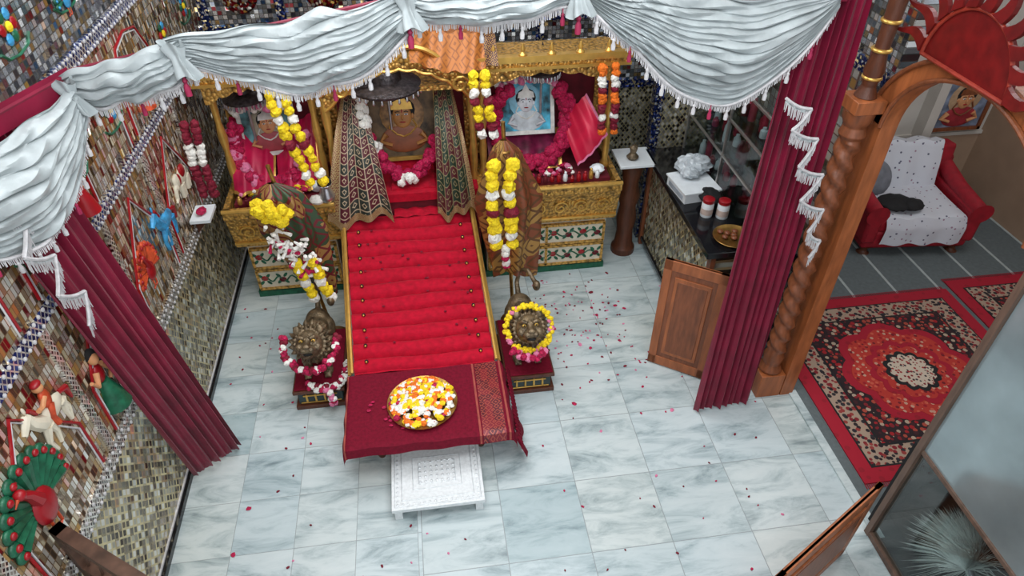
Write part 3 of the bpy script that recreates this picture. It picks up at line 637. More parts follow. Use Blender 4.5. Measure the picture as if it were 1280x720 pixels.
# ---------------------------------------------------------------- lions
def lion(x,y,z,s,tailside):
    b=MB(); b.M=Matrix.Translation((x,y,z))@Matrix.Scale(s,4)
    b.ell((0,0.24,0.17),(0.07,0.17,0.075),0,20,14); b.ell((0,0.11,0.17),(0.085,0.09,0.10),0,20,14); b.ell((0,0.35,0.16),(0.078,0.085,0.088),0,20,14)
    for sx in(-1,1):
        b.tube([(sx*0.055,0.11,0.17),(sx*0.058,0.09,0.10),(sx*0.058,0.085,0.03)],[0.042,0.03,0.024],0,14); b.ell((sx*0.058,0.06,0.02),(0.03,0.05,0.022),0,14,8)
        b.ell((sx*0.06,0.33,0.12),(0.04,0.07,0.075),0,14,10); b.tube([(sx*0.062,0.36,0.11),(sx*0.064,0.40,0.065),(sx*0.062,0.37,0.02)],[0.035,0.022,0.022],0,12); b.ell((sx*0.062,0.345,0.02),(0.03,0.05,0.022),0,14,8)
        for t in(-0.014,0,0.014): b.ell((sx*0.058+t,0.018,0.014),(0.008,0.012,0.01),0,8,6)
    b.tube([(0,0.42,0.2),(0,0.49,0.24),(tailside*0.02,0.5,0.33),(tailside*0.06,0.44,0.37),(tailside*0.09,0.38,0.33)],[0.018,0.015,0.013,0.013,0.014],0,10); b.ell((tailside*0.10,0.36,0.31),(0.025,0.03,0.035),0,10,8)
    b.tube([(0,0.14,0.20),(0,0.06,0.26)],[0.09,0.095],0,18)
    base=b.M; b.M=base@Matrix.Translation((0,0.02,0.29))@Matrix.Rotation(math.radians(-34),4,'X')
    b.ell((0,0,0),(0.074,0.07,0.08),0,20,14)
    for ringr,yy,ts,n in((0.088,0.015,0.024,22),(0.112,0.045,0.03,20),(0.10,0.09,0.038,14)):
        for k in range(n):
            a=2*pi*(k+0.5*(n%4==0))/n; d=V((math.cos(a),0,math.sin(a)))
            b.tube([d*(ringr-0.02)+V((0,yy,0)),d*ringr+V((0,yy-0.006,0)),d*(ringr+0.022)+V((0,yy+0.012,0))],[ts*0.5,ts*0.45,ts*0.15],0,8)
    b.ell((0,-0.068,-0.020),(0.04,0.05,0.028),0,16,10); b.ell((0,-0.055,-0.060),(0.03,0.04,0.014),0,14,8); b.tube([(0,-0.04,0.045),(0,-0.085,0.012),(0,-0.115,0.0)],[0.018,0.015,0.016],0,10)
    b.ell((0,-0.118,0.0),(0.022,0.011,0.011),0,10,8)
    for sx in(-1,1):
        b.tube([(sx*0.015,-0.075,0.042),(sx*0.04,-0.07,0.052),(sx*0.06,-0.045,0.04)],[0.010,0.011,0.007],0,8); b.ell((sx*0.024,-0.092,-0.022),(0.022,0.028,0.020),0,10,8); b.ell((sx*0.064,-0.005,0.082),(0.022,0.012,0.026),0,10,8); b.ell((sx*0.05,-0.045,-0.012),(0.025,0.025,0.025),0,10,8)
    hm=b.M.copy()
    ob=b.build('lion_statue',[bronze],True,0,60,None,0.0045)
    e=MB(); e.M=hm
    for sx in(-1,1): e.ell((sx*0.034,-0.070,0.028),(0.012,0.010,0.009),0,10,8); e.ell((sx*0.034,-0.079,0.028),(0.005,0.004,0.005),1,8,6)
    e.ell((0,-0.092,-0.046),(0.026,0.014,0.009),1,10,6)
    e.build('eyes_and_mouth',[M('eye_gold',(220,180,90),0.3,0.5),blackc],True,0,40,ob)
    return hm
def pedestal(x,y):
    b=MB(); b.bx(x-0.15,x+0.15,y,y+0.52,0,0.03,0); b.bx(x-0.13,x+0.13,y+0.02,y+0.5,0.03,0.13,1); b.bx(x-0.15,x+0.15,y,y+0.52,0.13,0.155,0); b.bx(x-0.14,x+0.14,y+0.01,y+0.51,0.155,0.165,2)
    for i in range(4): b.box((x-0.08+i*0.053,y+0.016,0.08),(0.012,0.01,0.06),3,0); 
    b.bx(x-0.1,x+0.1,y+0.012,y+0.02,0.095,0.105,3); b.bx(x-0.12,x+0.12,y+0.012,y+0.02,0.04,0.046,3); b.bx(x-0.12,x+0.12,y+0.012,y+0.02,0.118,0.124,3)
    b.build('lion_pedestal',[woodd,M('pedestal_teal',(44,60,62),0.5),maroonc,goldp],False,0.004)
pedestal(0.50,2.76); pedestal(-0.76,2.82)
hr=lion(0.50,2.83,0.165,1.04,1); hl=lion(-0.76,2.89,0.165,1.0,1)
pts=[tuple(hr@V((0.128*math.cos(a),0.0,0.128*math.sin(a)))) for a in [2*pi*k/20 for k in range(21)]]
garland(pts,0.015,lambda i,n:Y_ if random.random()<.85 else PK,2,sp=0.016)
garland([tuple(hr@V(p)) for p in((-0.1,-0.02,-0.12),(0,-0.05,-0.165),(0.1,-0.02,-0.12))],0.02,[MG,MG,PK],2,sp=0.02)
garland([tuple(hl@V(p)) for p in((-0.15,0.02,0.04),(-0.14,0.0,-0.08),(0.0,-0.03,-0.16),(0.12,-0.01,-0.09),(0.15,0.03,0.03))],0.018,[MG,DR,MG,W_,MG],3,sp=0.018)
garland([(-0.72,2.81,0.2),(-0.68,2.78,0.14),(-0.68,2.78,0.08)],0.02,[W_,MG,PK],3,sp=0.016)
garland([(-0.80,2.82,0.2),(-0.7,2.80,0.18),(-0.60,2.86,0.2),(-0.59,2.98,0.2)],0.02,[MG,W_,DR,W_],3,sp=0.018)

# ---------------------------------------------------------------- low table with maroon cloth
b=MB(); X0,X1,Y0,Y1,ZT=-0.56,0.32,2.26,2.77,0.30
for x in(X0+0.16,X1-0.16):
    for y in(Y0+0.16,Y1-0.06): b.lathe((x,y,0),[(0.02,0),(0.028,0.03),(0.018,0.08),(0.026,0.16),(0.026,0.27)],1,12)
b.bx(X0+0.02,X1-0.02,Y0+0.02,Y1-0.02,0.25,0.288,1); b.build('low_offering_table',[maroonc,woodd])
b=MB()
def cloth(u,v):
    e=0.035; x=lerp(X0-e,X1+e,u); y=lerp(Y0-0.03,Y1,v); z=ZT
    d=max(0,X0-x,x-X1); z-=d*2.0
    x=min(max(x,X0-0.012-d*0.15),X1+0.012+d*0.3)
    if y<Y0: z-=(Y0-y)*2.2; y=Y0-0.01-(Y0-y)*0.2
    return V((x+0.003*math.sin(y*40)*(d>0),y+0.003*math.sin(x*25),z+0.0015*math.sin(x*30+y*20)))
b.grid(cloth,60,40,0); b.grid(lambda u,v:cloth(0.80+u*0.13,v)+V((0,-0.001,0.004)),16,40,1)
for u0 in (0.03,0.78,0.945): b.grid(lambda u,v:cloth(u0+u*0.012,v)+V((0,-0.001,0.004)),2,40,2)
for k in range(20):
    y=lerp(Y0,Y1,k/19); b.tube([(X1+0.03,y,ZT-0.06),(X1+0.05,y-0.01,ZT-0.10),(X1+0.05,y-0.02,ZT-0.14)],[0.006,0.010,0.004],0,5)
b.grid(lambda u,v:V((X1+0.01+0.07*v+0.01*math.sin(u*9),lerp(Y0-0.02,Y0+0.2,u),ZT-0.03-0.2*v+0.01*math.sin(u*14))),12,8,3)
b.build('maroon_tablecloth',[maroonc,brocade('brocade_table_border',(122,18,38),(160,72,56),3,14,(84,10,30),0.1),M('cloth_stripe',(154,66,56),0.7),maroonc])
b=MB(); tc=V((-0.145,2.50,0.305)); b.lathe(tc,[(0.13,0),(0.17,0.006),(0.19,0.02),(0.192,0.022),(0.18,0.018),(0.12,0.008)],7,32)
for i in range(330):
    r=0.172*math.sqrt(random.random()); a=random.uniform(0,2*pi); c=random.choice([W_,W_,W_,Y_,Y_,O_,MG,W_,Y_,O_])
    s=random.uniform(0.012,0.022); b.ell(tc+V((r*math.cos(a),r*math.sin(a),0.02+0.022*(1-(r/0.17)**2)+random.uniform(0,0.008))),(s,s,s*0.6),c,8,5,0.2)
for i in range(22):
    a=random.uniform(0,2*pi); r=random.uniform(0.19,0.3); b.ell(tc+V((-abs(r*math.cos(a)),r*0.6*math.sin(a),0.004)),(0.012,0.009,0.003),MG,6,4,0.2)
b.build('flower_offering_tray',FM+[brass],False)
b=MB(); b.bx(-0.34,0.14,1.99,2.41,0.075,0.10,0)
for x in(-0.31,0.11):
    for y in(2.02,2.38): b.bx(x-0.02,x+0.02,y-0.02,y+0.02,0,0.075,0)
b.bx(-0.32,0.12,2.01,2.02,0.045,0.075,0); b.bx(-0.32,0.12,2.38,2.39,0.045,0.075,0)
for ins,w in((0.015,0.004),(0.05,0.006),(0.11,0.004),(0.14,0.004)):
    x0,x1,y0,y1=-0.34+ins,0.14-ins,1.99+ins,2.41-ins
    b.bx(x0,x1,y0,y0+w,0.1,0.103,1);b.bx(x0,x1,y1-w,y1,0.1,0.103,1);b.bx(x0,x0+w,y0,y1,0.1,0.103,1);b.bx(x1-w,x1,y0,y1,0.1,0.103,1)
for i in range(16):
    for y in(2.02,2.38): b.ell((-0.31+i*0.028,y,0.101),(0.008,0.008,0.002),1,6,4)
for i in range(13):
    for x in(-0.31,0.11): b.ell((x,2.04+i*0.028,0.101),(0.008,0.008,0.002),1,6,4)
for i in range(7):
    for j in range(5): b.ell((-0.19+i*0.03,2.145+j*0.03,0.101),(0.009,0.009,0.0025),1,6,4)
b.build('white_carved_stool',[M('patra_white',(220,224,226),0.35,0.05,0.05,60),M('patra_silver',(208,213,216),0.3,0.3,0.08,60)],False,0.002)

b=MB()
for i in range(280):
    if random.random()<0.45: x=random.uniform(0.66,1.3); y=random.gauss(3.4,0.3)
    else: x=random.uniform(-1.38,1.9); y=random.uniform(1.45,3.85)
    if (abs(x+0.12)<0.5 and y>1.98) or y>3.88 or y<1.4 or (0.34<x<0.66 and y>2.7) or (x<-0.58 and x>-0.93 and y>2.8): continue
    s=random.uniform(0.006,0.011)*(1.8 if random.random()<.12 else 1); b.ell((x,y,0.003),(s,s*0.7,0.003),random.choice([0,0,1,1,2]),6,4,0.25,Matrix.Rotation(random.random()*3,3,'Z'))
b.build('scattered_rose_petals',[magenta,deepred,pink],False)

# ---------------------------------------------------------------- valance swags
b=MB()
A0=V((-1.44,2.08,2.20));A1=V((-1.20,2.47,2.235));A2=V((-0.82,2.5,2.33));A3=V((-0.02,2.5,2.46));A4=V((0.585,2.5,2.48));A5=V((1.63,2.5,2.42))
def swag(A,B,h0,drop,folds,skew=0.5,seed=0):
    d=(B-A); nrm=V((d.y,-d.x,0)).normalized()
    if nrm.y>0: nrm=-nrm
    def fn(s,t):
        p=A.lerp(B,s); sg=math.sin(pi*(s**(math.log(0.5)/math.log(skew))))**0.9 if 0<s<1 else 0
        ph=folds*2*pi*(t+0.06*math.sin(s*5+seed)+0.03*math.sin(s*11+seed*2))
        am=0.55+0.45*math.sin(s*7+t*9+seed)
        p=p.copy(); p.z-=0.10*drop*sg + t*(h0+drop*sg)+0.005*math.sin(s*23+seed)
        f=math.sin(ph); f=math.copysign(abs(f)**0.7,f)
        p+=nrm*(0.03+0.06*sg*math.sin(pi*min(1,t*1.05))+ (0.008+0.015*sg)*am*f+0.006*math.sin(t*folds*3.7*pi+s*13+seed))
        p.z+=0.012*math.cos(ph)*sg*am
        return p
    b.grid(fn,90,folds*10,0)
    Ln=(B-A).length*1.25; n=int(Ln/0.0075)
    vs=[];fs=[]
    for i in range(n):
        s=(i+0.5)/n; p=fn(s,1.0); w=0.0024; l=0.030+random.uniform(-.004,.004); o=len(vs); q=V((random.uniform(-.003,.003),random.uniform(-.004,.004),0))
        dd=d.normalized()*w
        vs+=[p-dd,p+dd,p+dd*0.7+q+V((0,0,-l)),p-dd*0.7+q+V((0,0,-l))]; fs.append((o,o+1,o+2,o+3))
    b.add(vs,fs,1)
    b.tube([fn(i/50,1.0) for i in range(51)],0.007,1,6)
    m=max(2,int(Ln/0.085))
    for i in range(1,m):
        p=fn(i/m,1.0); b.lathe((p.x,p.y-0.005,p.z-0.062),[(0.008,0),(0.009,0.018),(0.005,0.03),(0.007,0.038),(0.002,0.045),(0.002,0.062)],2 if i%5==3 else 1,8)
swag(A0+V((-0.1,-0.3,-0.02)),A1,0.08,0.30,7,0.5,1); swag(A1+V((-0.03,0,0.03)),A2+V((0.04,0,0.03)),0.13,0.03,4,0.5,2); swag(A2+V((-0.04,0,0.03)),A3+V((0.04,0,0.03)),0.10,0.17,7,0.60,3); swag(A3+V((-0.04,0,0.02)),A4+V((0.02,0,0.02)),0.08,0.05,4,0.5,4); swag(A4,A5+V((-0.03,0,0)),0.06,0.36,10,0.6,5)
for A in(A1,A2,A3,A4):
    def kn(u,v,A=A):
        r=(0.018+0.018*abs(2*v-0.8))*(1+0.25*math.sin(u*2*pi*6+v*2)); a=u*2*pi
        return A+V((r*math.cos(a)*1.2+0.02*(v-0.5),-0.055-r*0.7*math.sin(a),0.02-0.12*v-0.012*math.sin(a*3)))
    b.grid(kn,56,12,0)
    b.lathe((A.x,A.y-0.06,A.z-0.165),[(0.011,0),(0.012,0.03),(0.006,0.045),(0.010,0.055),(0.003,0.07)],2,10)
path=[A0+V((-0.1,-0.3,0.04)),A1+V((0,0,0.04)),A2+V((0,0.02,0.0)),A3+V((0,0.02,0.0)),A4+V((0,0,0.02)),A5+V((0.02,0,0.03))]
for i,(p,q) in enumerate(zip(path,path[1:])):
    if i in(0,4): b.grid(lambda u,v:p.lerp(q,u)+V((0,0.0,0.005-0.09*v)),10,2,3)
    b.tube([p+V((0,0.02,-0.02)),q+V((0,0.02,-0.02))],0.012,3,8)
b.build('swag_valance',[satin,fringe,M('pink_tassel',(150,30,70),0.7),maroon])

def curtain(T0,T1,B0,B1,n,amp,mat=maroon):
    b=MB(); T0,T1,B0,B1=map(V,(T0,T1,B0,B1))
    def fn(u,v):
        p=T0.lerp(T1,u).lerp(B0.lerp(B1,u),v)
        d=(T1-T0).lerp(B1-B0,v); nr=V((d.y,-d.x,0)).normalized(); 
        ph=u*n*2*pi+0.6*math.sin(v*5)+0.8*math.sin(u*9)
        return p+nr*amp*(0.6+0.4*v)*(math.sin(ph)+0.3*math.sin(2*ph+v*3))*(0.75+0.35*math.sin(u*13+v*2))+V((0,0,0.008*math.sin(ph)*(v>0.98)))
    b.grid(fn,n*14,50,0)
    b.build('maroon_curtain',[mat])
curtain((1.47,2.52,2.42),(1.76,2.52,2.42),(1.45,2.48,0.015),(1.80,2.50,0.015),8,0.028)
curtain((-1.41,1.98,2.16),(-1.36,2.32,2.2),(-1.40,2.38,0.06),(-1.19,2.58,0.03),7,0.022)
def jabot(pts):
    b=MB(); pts=[V(p) for p in pts]
    for p,q in zip(pts,pts[1:]):
        b.grid(lambda u,v:p.lerp(q,u)+V((0,-0.006*math.sin(u*20),-0.018*v-0.012*math.sin(u*pi))),8,2,0); b.tube([p.lerp(q,k/8)+V((0,0,-0.012*math.sin(k/8*pi))) for k in range(9)],0.007,1,6)
        n=int((q-p).length/0.005)
        for i in range(n):
            k=(i+.5)/n; s=p.lerp(q,k)+V((0,random.uniform(-.004,.004),-0.012-0.012*math.sin(k*pi))); l=random.uniform(.035,.05); j=random.uniform(-.006,.006)
            b.add([s+V((-.0022,0,0)),s+V((.0022,0,0)),s+V((.0018+j,-.003,-l)),s+V((-.0018+j,-.003,-l))],[(0,1,2,3)],1)
    b.build('fringed_jabot_trim',[satin,fringe])
jabot([(1.46,2.42,2.02),(1.58,2.41,1.97),(1.52,2.41,1.88),(1.65,2.41,1.83),(1.60,2.41,1.70),(1.73,2.41,1.65),(1.66,2.41,1.52),(1.79,2.41,1.46),(1.75,2.41,1.34),(1.83,2.41,1.28),(1.80,2.41,1.18)])
jabot([(-1.35,1.98,2.02),(-1.33,2.08,1.95),(-1.34,1.98,1.84),(-1.32,2.10,1.76),(-1.33,2.02,1.64),(-1.31,2.14,1.56),(-1.32,2.08,1.44)])

# ---------------------------------------------------------------- right side: column, arch, sun
b=MB()
cxx,cyy=1.94,2.60
b.box((cxx,cyy,0.09),(0.15,0.14,0.18),0)
prof=[(0.062,0.18),(0.07,0.2),(0.05,0.24),(0.06,0.30),(0.045,0.34)]
n=90
prof+= [(0.050,0.36+1.36*i/n) for i in range(n+1)]
prof+= [(0.062,1.74),(0.05,1.78),(0.068,1.82),(0.07,1.86)]
b.lathe((cxx,cyy,0),prof,1,28,lambda t,z:(0.010*math.sin(2*t+z*62) if 0.36<=z<=1.72 else 0))
b.box((cxx,cyy,1.89),(0.14,0.14,0.06),0)
b.lathe((cxx,cyy,1.92),[(0.05,0),(0.03,0.05),(0.045,0.12),(0.03,0.2),(0.04,0.5),(0.03,0.9),(0.04,1.2),(0.035,1.68)],2,16)
for k in range(8): b.lathe((cxx,cyy,2.0+k*0.12),[(0.04,0),(0.045,0.008),(0.04,0.016)],3,16)
b.build('carved_wooden_column',[wood,woodm,woodd,goldp],True,0.003)
b=MB(); b.bx(2.02,2.10,2.53,2.66,0,1.86,0); b.bx(2.05,2.09,1.575,1.605,0,1.86,2)
N=28; yc,hw=2.075,0.455
inner=[];outer=[]
for i in range(N+1):
    a=pi*i/N; inner.append((yc+hw*math.cos(a),1.80+0.36*math.sin(a))); outer.append((yc+(hw+0.10)*math.cos(a),1.80+0.43*math.sin(a)))
b.poly(inner+outer[::-1],(2.02,0,0),(0,1,0),(0,0,1),0.08,0)
b.tube([(2.01,p[0],p[1]) for p in inner],0.010,1,8); b.tube([(2.01,p[0],p[1]) for p in outer],0.010,1,8)
b.build('wooden_arch_doorway',[wood,woodm,woodg],True,0)
b=MB(); c=V((1.985,2.18,2.18)); R0=0.235
pts=[(R0*math.cos(pi*i/24),R0*math.sin(pi*i/24)) for i in range(25)]
b.poly(pts,c,(0,1,0),(0,0,1),0.02,0); b.tube([c+V((-0.005,p[0],p[1])) for p in pts]+[c+V((-0.005,pts[0][0],0))],0.008,1,8)
for k in range(11):
    a=pi*(k+0.5)/11; d=V((0,math.cos(a),math.sin(a))); t=V((0,-math.sin(a),math.cos(a)))
    P=[];w=0.026
    for j in range(9):
        f=j/8; r=R0+0.005+0.19*f; P.append((r,0.020*math.sin(f*5),w*(1-f)+0.002))
    L=[c+d*r+t*(o+ww) for r,o,ww in P]; R=[c+d*r+t*(o-ww) for r,o,ww in P]; allp=L+R[::-1]; m=len(allp)
    b.add(allp+[p+V((-0.02,0,0)) for p in allp],[tuple(range(m)),tuple(reversed(range(m,2*m)))]+[(i,(i+1)%m,m+(i+1)%m,m+i) for i in range(m)],0)
b.build('sunburst_arch_ornament',[redsun,sunrim],False)

def halfdoor(p,q,z0,z1,name='wooden_half_door'):
    p=V(p+(0,));q=V(q+(0,));d=(q-p);L=d.length;ang=math.atan2(d.y,d.x)
    b=MB(); b.M=Matrix.Translation(p)@Matrix.Rotation(ang,4,'Z')
    h=z1-z0; b.box((L/2,0,z0+h/2),(L,0.016,h),1)
    for x in(0.025,L-0.025): b.box((x,0,z0+h/2),(0.05,0.026,h),0)
    for z in(z0+0.035,z1-0.035): b.box((L/2,0,z),(L,0.026,0.07),0)
    for s in(-1,1):
        b.box((L/2,s*0.008,z0+h/2),(L-0.15,0.016,h-0.22),0); b.box((L/2,s*0.013,z0+h/2),(L-0.19,0.012,h-0.27),1)
    b.cyl((L-0.03,-0.02,z0+h*0.6),(L-0.03,-0.045,z0+h*0.6),0.012,0.016,2)
    b.build(name,[wood,woodm,brass],False,0.003)
halfdoor((1.60,2.72),(1.30,2.93),0.01,0.84); halfdoor((1.87,1.51),(1.22,1.16),0.01,0.60)

b=MB(); b.bx(1.56,2.09,2.95,4.22,0.78,0.82,0); b.bx(1.62,2.09,3.0,4.2,0.06,0.78,1); b.bx(1.64,2.09,3.0,4.2,0,0.06,2)
b.bx(1.60,1.63,2.97,3.02,0,0.78,3); b.bx(1.60,1.63,4.17,4.21,0,0.78,3); b.bx(1.605,1.63,3.0,4.2,0.05,0.08,2)
b.build('mirror_lattice_counter',[black,lat_x,black,woodm],False,0.003)
b=MB()
x0,x1,y0,y1=1.84,2.08,2.98,4.2
for z in(0.83,1.08,1.33): b.bx(x0,x1,y0,y1,z,z+0.006,0)
b.bx(x0,x0+0.005,y0,y1,0.83,1.55,0)
for y in(y0,(y0+y1)/2,y1): b.bx(x0-0.006,x0+0.01,y-0.006,y+0.006,0.82,1.56,1)
for z in(1.085,1.33,1.55): b.bx(x0-0.006,x0+0.006,y0,y1,z,z+0.012,1)
b.bx(x0,x1,y0,y1,1.55,1.56,0)
for z in(0.84,1.09,1.34):
    for i in range(16):
        h=random.uniform(0.06,0.15); b.lathe((random.uniform(1.92,2.04),y0+0.06+i*0.073,z),[(0.022,0),(0.024,h*0.1),(0.022,h*0.7),(0.012,h*0.85),(0.012,h)],2+random.randrange(5),10)
b.build('glass_display_case',[glass,M('aluminium',(180,175,170),0.35,0.8),redm,M('bottle_rose',(190,60,80),0.3,0.3),white,darkred,M('tin_pink',(200,80,100),0.3,0.4)])
b=MB(); b.M=Matrix.Translation((1.70,3.62,0.82))@Matrix.Rotation(0.12,4,'Z'); b.box((0,0,0.035),(0.24,0.26,0.07),0); b.box((0,0,0.072),(0.26,0.28,0.012),0); b.box((-0.122,0,0.03),(0.003,0.2,0.03),1)
b.build('white_box',[white,M('label_grey',(150,160,170))],False,0.004)
b=MB(); b.ell((1.73,3.74,0.95),(0.12,0.09,0.06),0,22,14,0.12); b.ell((1.68,3.66,0.94),(0.06,0.05,0.04),0,16,10,0.15); b.build('plastic_carry_bag',[M('bag_white',(180,188,194),0.25,0,0.05)],False)
b=MB(); b.ell((1.76,3.48,0.87),(0.07,0.09,0.04),0,18,10,0.06); b.tube([(1.74,3.43,0.89),(1.72,3.48,0.92),(1.74,3.54,0.89)],0.006); b.build('black_pouch',[blackc])
for x,y in((1.69,3.34),(1.78,3.31)):
    b=MB(); b.lathe((x,y,0.82),[(0.035,0),(0.037,0.005),(0.037,0.09),(0.03,0.1)],0,18); b.lathe((x,y,0.92),[(0.036,0),(0.037,0.022),(0.033,0.025)],1,18); b.lathe((x,y,0.84),[(0.0375,0),(0.0378,0.04)],2,18); b.build('plastic_jar',[white,redm,M('jar_label',(200,180,170))])
b=MB(); b.lathe((1.76,3.08,0.82),[(0.10,0),(0.12,0.02),(0.118,0.022),(0.09,0.008)],0,24)
for k in range(9): b.ell((1.76+random.uniform(-.06,.06),3.08+random.uniform(-.06,.06),0.84),(0.02,0.02,0.012),1,8,6)
b.build('brass_plate',[brass,woodm])
b=MB(); b.lathe((1.99,2.88,0),[(0.05,0),(0.05,0.1),(0.03,0.15),(0.045,0.5),(0.03,0.7),(0.05,0.85),(0.05,1.0),(0.03,1.05)],0,14); b.build('turned_wooden_post',[woodm])

# ---------------------------------------------------------------- side room
rugF=floral('rug_field',(34,16,22),[(150,20,28),(160,66,50),(170,150,130),(60,20,26),(120,20,30)],34,0.5); rugB=floral('rug_border',(160,138,120),[(120,18,30),(36,34,40),(140,50,46),(30,20,26)],36,0.5)
rugR=floral('rug_red',(158,10,38),[(158,10,38),(142,8,32)],20); rugO=floral('rug_medallion',(176,48,38),[(196,86,66),(150,14,28),(190,144,124),(110,14,26)],36,0.4); rugC=floral('rug_centre',(196,180,162),[(150,30,36),(120,20,30),(50,40,50)],50,0.4)
def rug(x0,x1,y0,y1,rz=0.0):
    b=MB(); cx_,cy=(x0+x1)/2,(y0+y1)/2; b.M=Matrix.Translation((cx_,cy,0))@Matrix.Rotation(rz,4,'Z'); W,H=(x1-x0)/2,(y1-y0)/2
    def lay(w,h,mi,z): b.box((0,0,z/2+0.0005),(2*w,2*h,z),mi)
    lay(W,H,0,0.008); lay(W-0.09,H-0.09,4,0.0095); lay(W-0.10,H-0.10,1,0.0105); lay(W-0.22,H-0.22,4,0.0118); lay(W-0.235,H-0.235,2,0.0128)
    def lobed(a,bb,n,amp,mi,z):
        P=[]
        for k in range(96):
            t=2*pi*k/96; r=1+amp*abs(math.cos(n*t/2)); P.append((a*r*math.cos(t),bb*r*math.sin(t)))
        b.poly(P,(0,0,z-0.002),(1,0,0),(0,1,0),0.002,mi)
    w,h=W-0.25,H-0.25
    lobed(w*0.82,h*0.82,8,0.14,0,0.0145); lobed(w*0.70,h*0.70,8,0.16,3,0.0165); lobed(w*0.50,h*0.50,12,0.15,0,0.0185); lobed(w*0.42,h*0.42,12,0.15,3,0.0200); lobed(0.15,0.15,12,0.15,4,0.0215); lobed(0.12,0.12,12,0.2,5,0.023)
    for i in range(int(2*W/0.012)):
        x=-W+i*0.012
        for s in(-1,1): b.box((x,s*(H+0.015),0.003),(0.004,0.03,0.003),0)
    b.build('persian_rug',[rugR,rugB,rugF,rugO,blackc,rugC],False)
rug(2.2,3.66,1.86,3.32); rug(3.70,4.6,1.9,3.4)
SM=Matrix.Translation((3.68,4.06,0))@Matrix.Rotation(-0.10,4,'Z')
b=MB(); b.M=SM
b.box((0,0,0.14),(0.82,0.62,0.16),0); b.box((0,-0.03,0.27),(0.66,0.56,0.12),0); b.box((0,0.27,0.40),(0.82,0.14,0.50),0,0,Matrix.Rotation(-0.12,3,'X'))
for sx in(-1,1):
    b.box((sx*0.38,-0.02,0.26),(0.11,0.62,0.28),0); b.tube([(sx*0.39,-0.34,0.38),(sx*0.39,0.0,0.41),(sx*0.38,0.28,0.48)],0.06,0,16)
    for y in(-0.26,0.26): b.cyl((sx*0.35,y,0),(sx*0.35,y,0.07),0.025,0.03,1)
b.build('red_sofa',[M('sofa_red',(148,12,32),0.65,0,0.1,20,0.1),woodd],True,0.025)
throwm=floral('floral_throw_fabric',(202,204,212),[(202,204,212),(90,90,110),(202,204,212),(150,120,140)],30,0.24)
b=MB(); b.M=SM
def thr(u,v):
    P=[(0.38,0.45),(0.36,0.66),(0.24,0.685),(0.17,0.5),(0.13,0.345),(-0.1,0.345),(-0.31,0.345),(-0.34,0.26),(-0.345,0.12)]
    k=v*(len(P)-1); i=min(int(k),len(P)-2); f=k-i
    return V((lerp(-0.31,0.31-0.1*max(0,0.5-v) ,u)+0.02*math.sin(v*9),lerp(P[i][0],P[i+1][0],f)+0.008*math.sin(u*20),lerp(P[i][1],P[i+1][1],f)+0.008*math.sin(u*17+v*8)))
b.grid(thr,30,50,0); b.build('floral_sofa_throw',[throwm])
b=MB(); b.M=Matrix.Translation((3.44,4.16,0.46))@Matrix.Rotation(-0.5,4,'X'); b.ell((0,0,0),(0.13,0.05,0.14),0,20,12); b.build('grey_cushion',[M('cushion_grey',(110,112,120),0.8,0,0.1,20)])
b=MB(); b.ell((3.48,3.91,0.39),(0.14,0.11,0.04),0,20,10,0.08); b.ell((3.58,3.86,0.395),(0.09,0.07,0.04),0,16,10,0.08); b.build('black_shawl',[blackc])
picture('framed_wall_picture',(4.30,4.575,0.84),0.44,0.46,0.0,M('pic_bg_grey',(110,120,140),0.6,0,0.3,12),M('robe_red',(150,40,50),0.5),0,woodm,None,M('halo_tan',(170,140,110),0.5))
curtain((2.9,4.555,2.2),(3.75,4.555,2.2),(2.9,4.555,0.80),(3.5,4.555,0.80),9,0.015)
curtain((2.25,3.9,2.4),(2.75,3.9,2.4),(2.25,3.9,0.02),(2.5,3.9,0.02),5,0.025)

# ---------------------------------------------------------------- glass partition lower-right
mir=M('frosted_mirror_glass',(150,164,168),0.2,0.5,0.12,3)
b=MB(); X=2.07
b.bx(X-0.02,X+0.02,0.60,0.63,0,1.9,0)
for z in(0.02,1.88): b.bx(X-0.02,X+0.02,0.6,1.575,z-0.015,z+0.015,0)
b.bx(X-0.012,X+0.012,0.63,1.575,0.69,0.712,0); b.bx(X-0.003,X+0.003,0.63,1.575,0.71,1.87,1); b.bx(X-0.003,X+0.003,0.63,1.575,0.03,0.69,2)
b.build('glass_partition_screen',[woodg,mir,glass,blackc],False,0.002)
b=MB(); b.bx(2.50,2.52,0.65,1.66,0,0.66,0); b.bx(2.10,2.52,0.65,1.66,0.0,0.01,0); b.bx(2.10,2.50,1.64,1.66,0,0.66,0); b.bx(2.10,2.50,0.65,0.67,0,0.66,0); b.bx(2.20,2.52,0.65,1.66,0.66,0.675,0)
b.build('black_storage_niche',[blackc],False)
b=MB(); 
for i in range(1700):
    a=random.gauss(0,0.75); o=V((2.27+random.uniform(-.02,.02),1.24,0.24)); L=random.uniform(0.16,0.31)
    d=V((random.uniform(-.4,.5),math.cos(a)*0.9,math.sin(a)*0.8+0.3)).normalized()
    p1=o+d*L*0.5+V((0,0,0.02)); p2=o+d*L+V((0,0,-0.05)); w=V((0.0018,0.001,0.0018))
    b.add([o-w,o+w,p1+w,p1-w,p2],[(0,1,2,3),(3,2,4)],0)
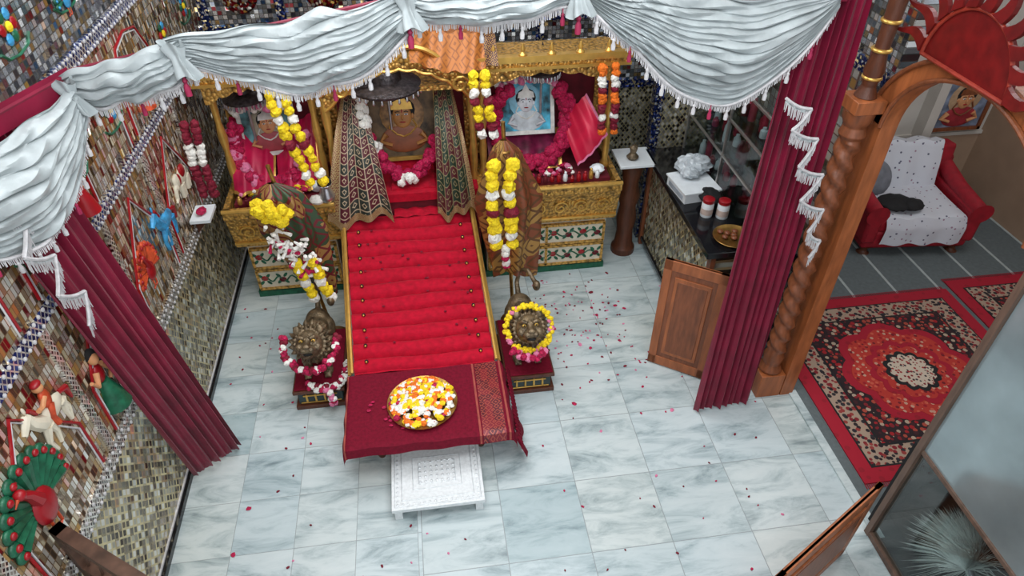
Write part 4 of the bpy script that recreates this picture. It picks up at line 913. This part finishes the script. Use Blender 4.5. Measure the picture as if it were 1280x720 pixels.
b.cyl((2.27,1.24,0.24),(2.27,1.0,0.12),0.015,0.015,1); b.lathe((2.27,1.0,0.01),[(0.05,0),(0.05,0.02),(0.02,0.12)],1,12)
b.build('white_fly_whisk',[M('whisk_white',(225,230,226),0.7),silver],False)

b=MB(); p=V((-1.43,1.52,0)); q=V((-1.0,1.22,0)); d=q-p; b.M=Matrix.Translation(p)@Matrix.Rotation(math.atan2(d.y,d.x),4,'Z'); L=d.length
for x in(0.02,L-0.02): b.box((x,0,0.5),(0.045,0.045,1.0),0)
for z in(0.05,0.75,0.98): b.box((L/2,0,z),(L,0.045,0.04),0)
for i in range(10):
    for sg in(-1,1): 
        xx=0.02+i*L/10; b.tube([(xx,0,0.1),(min(L-0.02,max(0.02,xx+sg*0.25)),0.005*sg,0.75)],0.006,0,5)
for i in range(7): b.tube([(0.05+i*L/7,0,0.77),(0.05+(i+1)*L/7 if i<6 else L-.02,0,0.96)],0.006,0,5)
b.build('dark_wooden_gate',[M('gate_brown',(84,60,48),0.5,0,0.2,20)],False)

# ---------------------------------------------------------------- lights
def area(loc,size,e,col=(1,1,1),rot=(0,0,0),sy=None):
    l=bpy.data.lights.new('ceiling_and_fill_light','AREA'); l.energy=e; l.color=col; l.shape='RECTANGLE'; l.size=size; l.size_y=sy or size
    o=bpy.data.objects.new('ceiling_and_fill_light',l); o.location=loc; o.rotation_euler=rot; sc.collection.objects.link(o)
area((0.2,1.5,3.55),2.2,54,(0.96,0.985,1.0),(0,0,0),1.1)
area((0.0,3.3,3.55),2.6,60,(0.96,0.985,1.0),(0,0,0),1.3)
area((3.3,3.0,3.55),1.4,28,(0.98,0.99,1.0),(0,0,0),1.4)
area((0.5,-0.4,3.4),2.0,58,(0.94,0.97,1.0),(math.radians(40),0,0),1.0)  # added fill lamp near the camera, not a ceiling fitting
w=bpy.data.worlds.new('w'); w.use_nodes=True; bg=w.node_tree.nodes['Background']; bg.inputs[0].default_value=(0.82,0.87,0.92,1); bg.inputs[1].default_value=0.85; sc.world=w
